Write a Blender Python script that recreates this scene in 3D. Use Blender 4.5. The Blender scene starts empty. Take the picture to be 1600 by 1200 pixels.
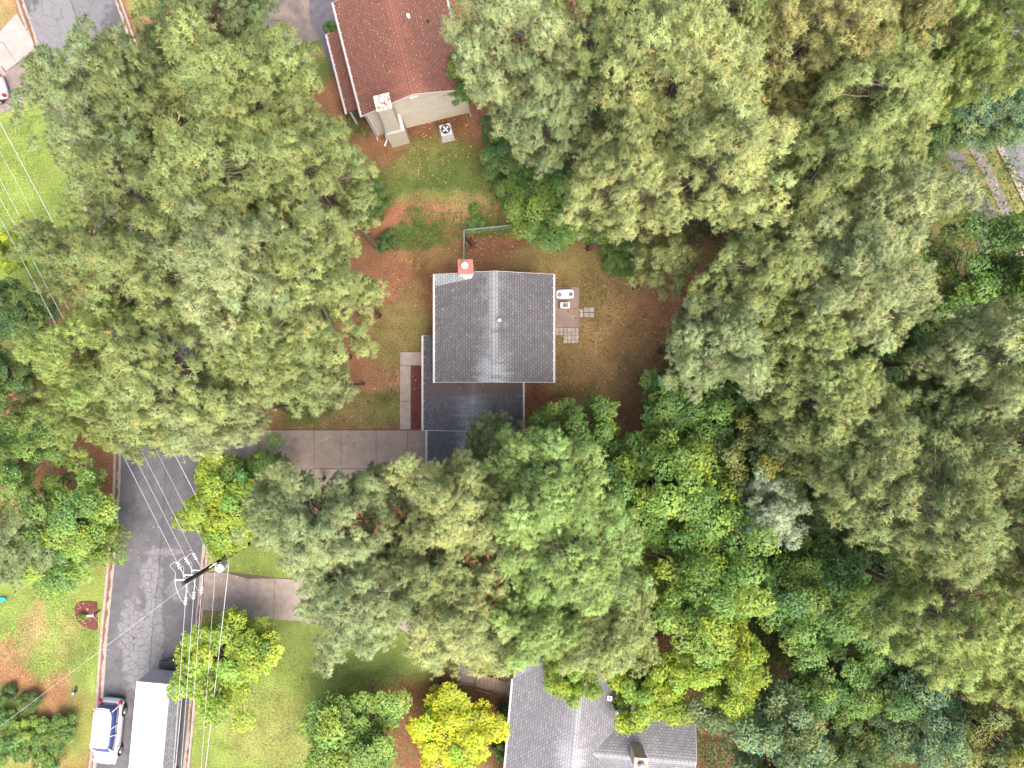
import bpy, math, random
import numpy as np
from mathutils import Vector, Matrix

# ------------------------------------------------------------------ camera, sky, sun, exposure
SC = bpy.context.scene
COL = SC.collection
CAMH = 55.0          # flying height in metres
FPX = 1109.0         # focal length in photograph pixels (1600 wide)
cam = bpy.data.cameras.new('camera'); cam_o = bpy.data.objects.new('camera', cam); COL.objects.link(cam_o)
cam_o.location = (0, 0, CAMH); cam_o.rotation_euler = (0, 0, 0)
cam.sensor_width = 36; cam.lens = 36 * FPX / 1600; cam.clip_end = 5000; cam.clip_start = 0.5
SC.camera = cam_o
SUN_EL, SUN_AZ = math.radians(64), math.radians(150)     # azimuth clockwise from north (+y)
world = bpy.data.worlds.new('World'); SC.world = world; world.use_nodes = True
wn = world.node_tree.nodes; wl = world.node_tree.links
sky = wn.new('ShaderNodeTexSky'); sky.sky_type = 'NISHITA'; sky.sun_disc = False
sky.sun_elevation = SUN_EL; sky.sun_rotation = SUN_AZ
sky.air_density = 0.8; sky.dust_density = 7.0; sky.ozone_density = 1.0
wl.new(sky.outputs[0], wn['Background'].inputs[0]); wn['Background'].inputs[1].default_value = 0.15
sun = bpy.data.lights.new('sun', 'SUN'); sun.energy = 0.9; sun.angle = math.radians(55); sun.color = (1, .95, .87)
sun_o = bpy.data.objects.new('sun', sun); COL.objects.link(sun_o)
sd = Vector((math.sin(SUN_AZ) * math.cos(SUN_EL), math.cos(SUN_AZ) * math.cos(SUN_EL), math.sin(SUN_EL)))
sun_o.rotation_euler = sd.to_track_quat('Z', 'Y').to_euler(); sun_o.location = sd * 90
SC.view_settings.view_transform = 'Standard'; SC.view_settings.look = 'None'
SC.view_settings.gamma = 1; SC.view_settings.exposure = 1.9
SC.render.engine = 'CYCLES'; SC.cycles.max_bounces = 5; SC.cycles.diffuse_bounces = 4; SC.cycles.transmission_bounces = 4; SC.cycles.glossy_bounces = 2
SC.cycles.use_denoising = True; SC.cycles.adaptive_threshold = 0.02; SC.cycles.caustics_reflective = False; SC.cycles.caustics_refractive = False

R = math.radians
def W(px, py, z=0.0):
    """photograph pixel -> place at height z (the camera looks straight down)"""
    k = (CAMH - z) / FPX
    return Vector(((px - 800) * k, (600 - py) * k, z))

# ------------------------------------------------------------------ material helpers
def mat(name, col=(.5, .5, .5), rough=.8, var=.15, scale=6.0, bump=0.0, bscale=40.0, metal=0.0, spec=.3, build=None):
    m = bpy.data.materials.new(name); m.use_nodes = True
    n = m.node_tree.nodes; l = m.node_tree.links; b = n['Principled BSDF']
    b.inputs['Roughness'].default_value = rough; b.inputs['Metallic'].default_value = metal
    b.inputs['Specular IOR Level'].default_value = spec
    tc = n.new('ShaderNodeTexCoord')
    no = n.new('ShaderNodeTexNoise'); no.inputs['Scale'].default_value = scale; no.inputs['Detail'].default_value = 6
    l.new(tc.outputs['Object'], no.inputs['Vector'])
    rp = n.new('ShaderNodeMapRange'); rp.inputs['From Min'].default_value = .3; rp.inputs['From Max'].default_value = .7
    rp.inputs['To Min'].default_value = 1 - var; rp.inputs['To Max'].default_value = 1 + var
    l.new(no.outputs['Fac'], rp.inputs['Value'])
    mx = n.new('ShaderNodeMix'); mx.data_type = 'RGBA'; mx.blend_type = 'MULTIPLY'; mx.inputs['Factor'].default_value = 1
    mx.inputs['A'].default_value = (*col, 1); l.new(rp.outputs[0], mx.inputs['B'])
    l.new(mx.outputs['Result'], b.inputs['Base Color'])
    if bump:
        n2 = n.new('ShaderNodeTexNoise'); n2.inputs['Scale'].default_value = bscale; n2.inputs['Detail'].default_value = 4
        l.new(tc.outputs['Object'], n2.inputs['Vector'])
        bp = n.new('ShaderNodeBump'); bp.inputs['Strength'].default_value = bump; bp.inputs['Distance'].default_value = .03
        l.new(n2.outputs['Fac'], bp.inputs['Height']); l.new(bp.outputs[0], b.inputs['Normal'])
    if build: build(m, n, l, b, tc, mx)
    return m

class NG:
    """tiny node-graph helper"""
    def __init__(s, m): s.n = m.node_tree.nodes; s.l = m.node_tree.links
    def put(s, sock, v):
        if hasattr(v, 'is_output'): s.l.new(v, sock)
        elif isinstance(v, tuple) and len(v) == 3 and sock.type == 'RGBA': sock.default_value = (*v, 1)
        else: sock.default_value = v
    def math(s, op, a, b=None, c=None, clamp=False):
        k = s.n.new('ShaderNodeMath'); k.operation = op; k.use_clamp = clamp
        for i, v in enumerate((a, b, c)):
            if v is not None: s.put(k.inputs[i], v)
        return k.outputs[0]
    def mix(s, f, a, b, mode='MIX'):
        k = s.n.new('ShaderNodeMix'); k.data_type = 'RGBA'; k.blend_type = mode
        s.put(k.inputs['Factor'], f); s.put(k.inputs['A'], a); s.put(k.inputs['B'], b)
        return k.outputs['Result']
    def noise(s, vec, scale, detail=5, rough=.55, dist=0.0):
        k = s.n.new('ShaderNodeTexNoise'); k.inputs['Scale'].default_value = scale; k.inputs['Detail'].default_value = detail
        k.inputs['Roughness'].default_value = rough; k.inputs['Distortion'].default_value = dist
        s.l.new(vec, k.inputs['Vector']); return k.outputs['Fac']
    def vor(s, vec, scale, feature='F1', out='Distance', rnd=1.0):
        k = s.n.new('ShaderNodeTexVoronoi'); k.feature = feature; k.inputs['Scale'].default_value = scale
        k.inputs['Randomness'].default_value = rnd
        s.l.new(vec, k.inputs['Vector']); return k.outputs[out]
    def ramp(s, v, a, b, c=0.0, d=1.0):
        k = s.n.new('ShaderNodeMapRange'); k.interpolation_type = 'SMOOTHSTEP'
        k.inputs['From Min'].default_value = a; k.inputs['From Max'].default_value = b
        k.inputs['To Min'].default_value = c; k.inputs['To Max'].default_value = d
        s.l.new(v, k.inputs['Value']); return k.outputs[0]
    def mapping(s, vec, loc=(0, 0, 0), rot=(0, 0, 0), sc=(1, 1, 1)):
        k = s.n.new('ShaderNodeMapping'); s.l.new(vec, k.inputs[0])
        k.inputs['Location'].default_value = loc; k.inputs['Rotation'].default_value = rot; k.inputs['Scale'].default_value = sc
        return k.outputs[0]
    def sep(s, vec):
        k = s.n.new('ShaderNodeSeparateXYZ'); s.l.new(vec, k.inputs[0]); return k.outputs
    def bump(s, h, strength, dist, b):
        k = s.n.new('ShaderNodeBump'); k.inputs['Strength'].default_value = strength; k.inputs['Distance'].default_value = dist
        s.l.new(h, k.inputs['Height']); s.l.new(k.outputs[0], b.inputs['Normal'])

def leaf_mat(name, trans=.35, rough=.55):
    m = bpy.data.materials.new(name); m.use_nodes = True; g = NG(m)
    b = g.n['Principled BSDF']; out = g.n['Material Output']
    oi = g.n.new('ShaderNodeObjectInfo'); at = g.n.new('ShaderNodeAttribute'); at.attribute_name = 'Col'
    c = g.mix(1.0, oi.outputs['Color'], at.outputs['Color'], 'MULTIPLY')
    tc = g.n.new('ShaderNodeTexCoord')
    no = g.noise(tc.outputs['Object'], 1.1, 3)
    c = g.mix(1.0, c, g.ramp(no, .3, .7, .82, 1.18), 'MULTIPLY')
    g.l.new(c, b.inputs['Base Color']); b.inputs['Roughness'].default_value = rough
    b.inputs['Specular IOR Level'].default_value = .25
    tr = g.n.new('ShaderNodeBsdfTranslucent'); g.l.new(g.mix(1.0, c, (1.0, 1.0, .55), 'MULTIPLY'), tr.inputs['Color'])
    ms = g.n.new('ShaderNodeMixShader'); ms.inputs[0].default_value = trans
    g.l.new(b.outputs[0], ms.inputs[1]); g.l.new(tr.outputs[0], ms.inputs[2]); g.l.new(ms.outputs[0], out.inputs['Surface'])
    return m

def shingle_mat(name, base, light, dark, light_amt, seed, bloom=None, band=None, tab=(.30, .19)):
    """uv: u along the ridge in metres, v down the slope from the ridge in metres"""
    m = bpy.data.materials.new(name); m.use_nodes = True; g = NG(m); b = g.n['Principled BSDF']
    uv = g.n.new('ShaderNodeUVMap'); uv.uv_map = 'UVMap'
    v = g.mapping(uv.outputs[0], (seed, 0, 0))
    br = g.n.new('ShaderNodeTexBrick'); br.offset = .5
    g.l.new(v, br.inputs['Vector']); br.inputs['Scale'].default_value = 1
    br.inputs['Brick Width'].default_value = tab[0]; br.inputs['Row Height'].default_value = tab[1]
    br.inputs['Mortar Size'].default_value = .02; br.inputs['Mortar Smooth'].default_value = .3
    br.inputs['Color1'].default_value = (*[c * .84 for c in base], 1); br.inputs['Color2'].default_value = (*[c * 1.16 for c in base], 1)
    br.inputs['Mortar'].default_value = (*[c * .45 for c in base], 1)
    xyz = g.sep(v)
    big = g.noise(v, .9, 5, .6); st = g.noise(g.mapping(v, sc=(3.0, .5, 1)), 1.0, 4, .6); fine = g.noise(v, 60, 3, .7)
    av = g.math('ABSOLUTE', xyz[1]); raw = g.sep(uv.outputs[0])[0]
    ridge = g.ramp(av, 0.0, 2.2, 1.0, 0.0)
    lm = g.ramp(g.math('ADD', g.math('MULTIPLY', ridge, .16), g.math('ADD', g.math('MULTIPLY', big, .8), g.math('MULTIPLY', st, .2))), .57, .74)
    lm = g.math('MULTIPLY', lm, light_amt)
    if bloom:                                             # paler run along the ridge towards one gable
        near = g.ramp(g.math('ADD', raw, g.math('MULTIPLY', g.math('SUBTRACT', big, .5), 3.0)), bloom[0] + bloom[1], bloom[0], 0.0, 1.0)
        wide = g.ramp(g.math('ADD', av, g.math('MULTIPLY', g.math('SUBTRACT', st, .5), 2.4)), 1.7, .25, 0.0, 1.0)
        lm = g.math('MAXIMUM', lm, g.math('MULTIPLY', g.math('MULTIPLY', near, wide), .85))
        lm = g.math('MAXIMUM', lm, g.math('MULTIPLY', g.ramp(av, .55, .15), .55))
    # the pale bloom sits on the tabs, not in the slots
    lc = g.mix(br.outputs['Fac'], light, tuple(c * .5 for c in light))
    c = g.mix(lm, br.outputs['Color'], lc)
    dm = g.ramp(g.noise(g.mapping(v, (7, 3, 0), sc=(2.2, .45, 1)), 1.0, 5, .65), .5, .74)
    c = g.mix(g.math('MULTIPLY', dm, .7), c, dark)
    if band:                                              # dirt, and the taller wall's shade painted in with it
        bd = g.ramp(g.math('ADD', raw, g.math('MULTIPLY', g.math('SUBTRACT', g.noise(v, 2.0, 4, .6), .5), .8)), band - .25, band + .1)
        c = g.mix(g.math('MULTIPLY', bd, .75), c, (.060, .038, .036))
    c = g.mix(1.0, c, g.ramp(fine, .25, .75, .72, 1.28), 'MULTIPLY')
    g.l.new(c, b.inputs['Base Color'])
    g.put(b.inputs['Roughness'], g.ramp(lm, 0, 1, .78, .6)); b.inputs['Specular IOR Level'].default_value = .35
    row = g.math('FRACT', g.math('DIVIDE', xyz[1], tab[1]))
    hgt = g.math('ADD', g.math('MULTIPLY', row, .5), g.math('MULTIPLY', g.math('SUBTRACT', 1.0, br.outputs['Fac']), .6))
    hgt = g.math('ADD', hgt, g.math('MULTIPLY', fine, .25))
    g.bump(hgt, .7, .02, b)
    return m

# ------------------------------------------------------------------ mesh helpers
class MB:
    """collects shapes; build() links them as one mesh object"""
    def __init__(s): s.v = []; s.f = []; s.uv = None
    def add(s, vs, fs):
        o = len(s.v); s.v += [tuple(p) for p in vs]; s.f += [tuple(i + o for i in f) for f in fs]; return s
    def box(s, c, d, rz=0.0, rx=0.0, ry=0.0, taper=1.0):
        M = Matrix.Translation(c) @ Matrix.Rotation(rz, 4, 'Z') @ Matrix.Rotation(ry, 4, 'Y') @ Matrix.Rotation(rx, 4, 'X')
        x, y, z = d[0] / 2, d[1] / 2, d[2] / 2; t = taper
        vs = [M @ Vector(p) for p in ((-x, -y, -z), (x, -y, -z), (x, y, -z), (-x, y, -z), (-x * t, -y * t, z), (x * t, -y * t, z), (x * t, y * t, z), (-x * t, y * t, z))]
        return s.add(vs, [(3, 2, 1, 0), (4, 5, 6, 7), (0, 1, 5, 4), (1, 2, 6, 5), (2, 3, 7, 6), (3, 0, 4, 7)])
    def bbox(s, a, b):
        return s.box([(a[i] + b[i]) / 2 for i in range(3)], [abs(b[i] - a[i]) for i in range(3)])
    def cbox(s, c, d, bev=.02, rz=0.0):
        """box with a bevelled top"""
        x, y, z = d[0] / 2, d[1] / 2, d[2]
        M = Matrix.Translation(c) @ Matrix.Rotation(rz, 4, 'Z')
        rings = [(0, 0), (0, z - bev), (bev, z)]; vs = []
        for ins, zz in rings:
            vs += [M @ Vector(p) for p in ((-x + ins, -y + ins, zz), (x - ins, -y + ins, zz), (x - ins, y - ins, zz), (-x + ins, y - ins, zz))]
        fs = [(3, 2, 1, 0), (8, 9, 10, 11)]
        for r in (0, 4):
            for i in range(4): fs.append((r + i, r + (i + 1) % 4, r + 4 + (i + 1) % 4, r + 4 + i))
        return s.add(vs, fs)
    def prism(s, poly, z0, z1):
        n = len(poly); vs = [(p[0], p[1], z0) for p in poly] + [(p[0], p[1], z1) for p in poly]
        fs = [tuple(range(n - 1, -1, -1)), tuple(range(n, 2 * n))] + [(i, (i + 1) % n, n + (i + 1) % n, n + i) for i in range(n)]
        return s.add(vs, fs)
    def rings(s, rs, close=True):
        """rs: list of rings of equal length -> tube"""
        n = len(rs[0]); vs = [p for r in rs for p in r]; fs = []
        for k in range(len(rs) - 1):
            for i in range(n): fs.append((k * n + i, k * n + (i + 1) % n, (k + 1) * n + (i + 1) % n, (k + 1) * n + i))
        if close: fs += [tuple(range(n - 1, -1, -1)), tuple((len(rs) - 1) * n + i for i in range(n))]
        return s.add(vs, fs)
    def lathe(s, c, prof, n=16):
        return s.rings([[(c[0] + r * math.cos(2 * math.pi * i / n), c[1] + r * math.sin(2 * math.pi * i / n), c[2] + z) for i in range(n)] for r, z in prof])
    def tube(s, pts, r, n=6, r1=None):
        pts = [Vector(p) for p in pts]; rs = []
        for i, p in enumerate(pts):
            d = (pts[min(i + 1, len(pts) - 1)] - pts[max(i - 1, 0)]).normalized()
            a = d.orthogonal().normalized() if abs(d.z) > .9 else d.cross(Vector((0, 0, 1))).normalized(); b = d.cross(a)
            rr = r if r1 is None else r + (r1 - r) * i / (len(pts) - 1)
            rs.append([p + (a * math.cos(2 * math.pi * k / n) + b * math.sin(2 * math.pi * k / n)) * rr for k in range(n)])
        return s.rings(rs)
    def build(s, name, m, parent=None, smooth=False, kind=None, uvf=None):
        me = bpy.data.meshes.new(name); me.from_pydata(s.v, [], s.f); me.materials.append(m)
        if uvf:
            ul = me.uv_layers.new(name='UVMap')
            for lp in me.loops: ul.data[lp.index].uv = uvf(Vector(s.v[lp.vertex_index]))
        if smooth: me.shade_smooth()
        return link(name, me, parent, kind)

def link(name, me, parent=None, kind=None):
    o = bpy.data.objects.new(name, me); COL.objects.link(o)
    if parent is not None: o.parent = parent
    if kind: o['kind'] = kind
    return o
def thing(name, label, cat, loc=(0, 0, 0), rz=0.0, group=None):
    o = bpy.data.objects.new(name, None); COL.objects.link(o); o.location = loc; o.rotation_euler = (0, 0, rz)
    o.empty_display_size = .3
    return tag(o, label, cat, group)
def tag(o, label, cat, group=None):
    o['label'] = label; o['category'] = cat
    if group: o['group'] = group
    return o
def struct(o, label=None):
    o['kind'] = 'structure'
    if label: o['label'] = label
    return o
def npmesh(name, V, F, C, m, smooth=False, N=None):
    """V (n,3), F (k,3 or 4), C (n,3) colour or None"""
    if N is not None:                                     # wind each face to the side its normals point to
        gn = np.cross(V[F[:, 1]] - V[F[:, 0]], V[F[:, 2]] - V[F[:, 0]]); bad = np.sum(gn * N[F[:, 0]], 1) < 0; F = F.copy(); F[bad] = F[bad][:, ::-1]
    me = bpy.data.meshes.new(name); nv, nf, w = len(V), len(F), F.shape[1]
    me.vertices.add(nv); me.vertices.foreach_set('co', np.ascontiguousarray(V, np.float32).ravel())
    me.loops.add(nf * w); me.loops.foreach_set('vertex_index', np.ascontiguousarray(F, np.int32).ravel())
    me.polygons.add(nf); me.polygons.foreach_set('loop_start', np.arange(0, nf * w, w, dtype=np.int32))
    if C is not None:
        a = me.color_attributes.new('Col', 'FLOAT_COLOR', 'POINT')
        a.data.foreach_set('color', np.hstack([C, np.ones((nv, 1))]).astype(np.float32).ravel())
    me.materials.append(m); me.update(calc_edges=True)
    if N is not None:
        me.shade_smooth(); me.normals_split_custom_set_from_vertices(np.ascontiguousarray(N, np.float32))
    elif smooth: me.shade_smooth()
    return me

# ------------------------------------------------------------------ ground sheet with its covers (turf, pine straw, clay)
rng = np.random.default_rng(5)
def vnoise(x, y, s, seed):
    """smooth value noise on arrays"""
    r = np.random.default_rng(seed).random((64, 64)); x = x / s + 1000.3; y = y / s + 1000.7
    xi = np.floor(x).astype(int); yi = np.floor(y).astype(int); fx = x - xi; fy = y - yi
    fx = fx * fx * (3 - 2 * fx); fy = fy * fy * (3 - 2 * fy)
    g = lambda a, b: r[a % 64, b % 64]
    return (g(xi, yi) * (1 - fx) + g(xi + 1, yi) * fx) * (1 - fy) + (g(xi, yi + 1) * (1 - fx) + g(xi + 1, yi + 1) * fx) * fy
def coords(a, b, step, far):
    c = list(np.arange(a, b + 1e-6, step)); return np.array([-far, -far / 3, -far / 8, a - 12] + c + [b + 12, far / 8, far / 3, far])
gx = coords(-46, 46, .3, 1600); gy = coords(-36, 36, .3, 1600)
X, Y = np.meshgrid(gx, gy); PX = X / CAMH * FPX + 800; PY = 600 - Y / CAMH * FPX
wob = lambda s, k: (vnoise(X, Y, s, k) - .5) * 2
PXn = PX + wob(2.2, 1) * 22 + wob(.8, 2) * 9; PYn = PY + wob(2.2, 3) * 22 + wob(.8, 4) * 9
STRAW = np.array((.180, .090, .048)); RED = np.array((.215, .095, .057)); OLIVE = np.array((.155, .142, .050))
GRASS = np.array((.085, .108, .030)); LIME = np.array((.142, .192, .044)); DEEP = np.array((.045, .078, .018))
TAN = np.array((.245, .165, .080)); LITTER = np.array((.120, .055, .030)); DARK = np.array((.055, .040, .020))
G = np.zeros(X.shape + (3,)) + STRAW
def paint(col, cx, cy, rx, ry, amt=1.0, soft=.35, ang=0.0):
    global G
    a = math.radians(ang); dx = PXn - cx; dy = PYn - cy
    u = (dx * math.cos(a) + dy * math.sin(a)) / rx; v = (-dx * math.sin(a) + dy * math.cos(a)) / ry
    d = np.sqrt(u * u + v * v); w = np.clip((1 + soft - d) / (2 * soft), 0, 1); w = (w * w * (3 - 2 * w) * amt)[..., None]
    G = G * (1 - w) + col * w
def paint_poly(col, x0, y0, x1, y1, amt=1.0, soft=12.0):
    global G
    d = np.minimum(np.minimum(PXn - x0, x1 - PXn), np.minimum(PYn - y0, y1 - PYn))
    w = np.clip((d + soft) / (2 * soft), 0, 1)[..., None] * amt
    G = G * (1 - w) + col * w
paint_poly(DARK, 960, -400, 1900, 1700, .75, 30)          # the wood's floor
paint_poly(STRAW, 560, 330, 1060, 720, 1, 30)
paint(LIME, 60, 280, 130, 170); paint(LIME, -150, 300, 250, 300)
paint(LIME, 60, 1020, 190, 150); paint(LIME, -200, 1050, 300, 260)
paint(LIME, 520, 1090, 300, 170, 1, .2); paint(GRASS, 560, 1030, 200, 60, .45); paint(TAN, 440, 1150, 90, 60, .3); paint(GRASS, 420, 1000, 80, 40, .4)
paint(LIME, 390, 880, 70, 50); paint(GRASS, 400, 870, 60, 40, .4)
paint(TAN, 5, 10, 40, 50, .9); paint(OLIVE, 20, 30, 40, 30, .5)
paint(RED, 5, 1040, 38, 55, .85); paint(TAN, 48, 970, 14, 50, .7, .5); paint(TAN, 30, 1010, 36, 14, .6, .5)
paint(RED, 85, 1085, 62, 30, .8, .45, 25); paint(RED, 90, 1050, 26, 20, .6); paint(RED, 20, 1070, 60, 14, .7, .5)
paint(GRASS, 125, 960, 20, 60, .4); paint(TAN, 110, 985, 30, 30, .35); paint(GRASS, 130, 1100, 14, 60, .5)
# yard of the grey-roofed house
paint(TAN, 950, 540, 110, 140, .45, .5); paint(OLIVE, 950, 560, 95, 110, .5, .5); paint(OLIVE, 900, 420, 150, 40, .6, .5); paint(TAN, 960, 470, 60, 70, .45); paint(TAN, 935, 570, 45, 70, .42); paint(GRASS, 985, 560, 30, 60, .35)
paint(GRASS, 915, 460, 26, 26, .40); paint(GRASS, 900, 610, 50, 25, .22); paint(RED, 1060, 450, 60, 60, .5); paint(RED, 1000, 560, 50, 110, .35, .5); paint(LITTER, 1010, 665, 50, 30, .6); paint(LITTER, 850, 610, 30, 12, .8)
paint(LITTER, 760, 380, 60, 26, .6); paint(STRAW, 730, 400, 60, 25, .5); paint(OLIVE, 660, 390, 50, 20, .4); paint(OLIVE, 850, 405, 60, 16, .5)
paint(RED, 630, 430, 40, 40, .65); paint(RED, 640, 470, 30, 30, .6); paint(OLIVE, 630, 520, 40, 40, .8); paint(OLIVE, 645, 480, 20, 40, .5)
paint(TAN, 610, 590, 26, 40, .5); paint(GRASS, 600, 640, 60, 34, .85); paint(OLIVE, 540, 650, 110, 30, .7); paint(GRASS, 480, 640, 60, 30, .8)
paint(RED, 590, 585, 18, 16, .6); paint(TAN, 530, 640, 40, 20, .45); paint(RED, 530, 668, 60, 5, .6); paint(RED, 430, 640, 16, 14, .5)
paint(LITTER, 668, 480, 10, 90, .55); paint(LITTER, 660, 560, 12, 30, .7)
paint(TAN, 350, 660, 22, 10, .8)
# ground by the red-roofed house
paint(GRASS, 680, 265, 120, 60, 1, .3); paint(DEEP, 680, 285, 100, 16, .55, .5, -8); paint(OLIVE, 660, 255, 70, 12, .6, .5, -8); paint(DEEP, 720, 250, 80, 12, .4, .5, -8); paint(OLIVE, 690, 305, 100, 12, .6, .5, -6)
paint(RED, 690, 330, 90, 16, .9, .4); paint(RED, 615, 335, 20, 20, .8); paint(TAN, 740, 318, 50, 20, .5); paint(DEEP, 650, 357, 40, 20, .9, .3); paint(DEEP, 740, 345, 50, 14, .8, .4); paint(RED, 702, 348, 12, 8, .8)
paint(LITTER, 690, 200, 110, 26, .9, .35, -14); paint(STRAW, 780, 190, 50, 55, .9); paint(RED, 770, 180, 24, 26, .5); paint(STRAW, 590, 228, 40, 26, .9)
paint(GRASS, 470, 90, 60, 50, 1); paint(TAN, 475, 75, 40, 10, .5)
# far right, by the other street
paint(OLIVE, 1530, 290, 110, 120, 1); paint(OLIVE, 1570, 280, 40, 70, .6); paint(STRAW, 1465, 260, 20, 40, .9); paint(GRASS, 1490, 320, 24, 40, .7)
paint(LIME, 230, 5, 26, 26, .8)
paint(LITTER, 690, 1130, 120, 90, 1, .2); paint(RED, 780, 1105, 20, 30, .35); paint(GRASS, 600, 1090, 50, 30, .0)
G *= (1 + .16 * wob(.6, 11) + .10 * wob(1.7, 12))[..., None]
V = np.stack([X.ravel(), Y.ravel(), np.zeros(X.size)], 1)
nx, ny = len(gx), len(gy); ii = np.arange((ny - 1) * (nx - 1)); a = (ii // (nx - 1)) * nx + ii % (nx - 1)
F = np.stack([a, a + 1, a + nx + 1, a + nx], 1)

def ground_material():
    m = bpy.data.materials.new('ground_cover'); m.use_nodes = True; g = NG(m); b = g.n['Principled BSDF']
    at = g.n.new('ShaderNodeAttribute'); at.attribute_name = 'Col'
    tc = g.n.new('ShaderNodeTexCoord'); v = tc.outputs['Object']
    f1 = g.noise(v, 9, 5, .7); f2 = g.noise(v, 2.1, 4, .6); f3 = g.noise(g.mapping(v, (9, 2, 0)), 30, 3, .7)
    c = g.mix(1.0, at.outputs['Color'], g.ramp(f1, .25, .75, .5, 1.5), 'MULTIPLY')
    c = g.mix(1.0, c, g.ramp(f3, .2, .8, .6, 1.4), 'MULTIPLY')
    c = g.mix(g.math('MULTIPLY', g.ramp(f2, .5, .75), .30), c, (.135, .095, .042))
    c = g.mix(g.math('MULTIPLY', g.ramp(g.noise(g.mapping(v, (3, 8, 0)), 3.3, 4, .6), .55, .78), .4), c, (.07, .085, .022))
    k = g.n.new('ShaderNodeTexVoronoi'); k.inputs['Scale'].default_value = 11; g.l.new(v, k.inputs['Vector'])
    rnd = g.sep(k.outputs['Color'])
    lit = g.math('MULTIPLY', g.ramp(rnd[0], .93, .97), g.ramp(k.outputs['Distance'], .5, .3))
    c = g.mix(g.math('MULTIPLY', lit, .55), c, (.34, .22, .11))
    g.l.new(c, b.inputs['Base Color']); b.inputs['Roughness'].default_value = .95; b.inputs['Specular IOR Level'].default_value = .1
    g.bump(g.math('ADD', f1, g.math('MULTIPLY', f3, .6)), .8, .06, b)
    return m
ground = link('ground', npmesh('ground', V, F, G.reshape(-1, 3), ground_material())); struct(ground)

# ------------------------------------------------------------------ streets, kerbs, drives
def smooth_line(pts, per=6):
    out = []; P = [Vector(p) for p in pts]
    for i in range(len(P) - 1):
        p0, p1, p2, p3 = P[max(i - 1, 0)], P[i], P[i + 1], P[min(i + 2, len(P) - 1)]
        for k in range(per):
            t = k / per
            out.append(.5 * ((2 * p1) + (p2 - p0) * t + (2 * p0 - 5 * p1 + 4 * p2 - p3) * t * t + (3 * p1 - p0 - 3 * p2 + p3) * t ** 3))
    out.append(P[-1]); return out
def offset_line(L, d):
    o = []
    for i, p in enumerate(L):
        t = (L[min(i + 1, len(L) - 1)] - L[max(i - 1, 0)]).normalized(); o.append(p + Vector((t.y, -t.x, 0)) * d)
    return o
def resample(L, step):
    out = [L[0]]; acc = 0.0
    for a_, b_ in zip(L, L[1:]):
        seg = (b_ - a_).length; pos = 0.0
        while acc + (seg - pos) >= step:
            pos += step - acc; out.append(a_.lerp(b_, pos / seg)); acc = 0.0
        acc += seg - pos
    return out

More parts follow.
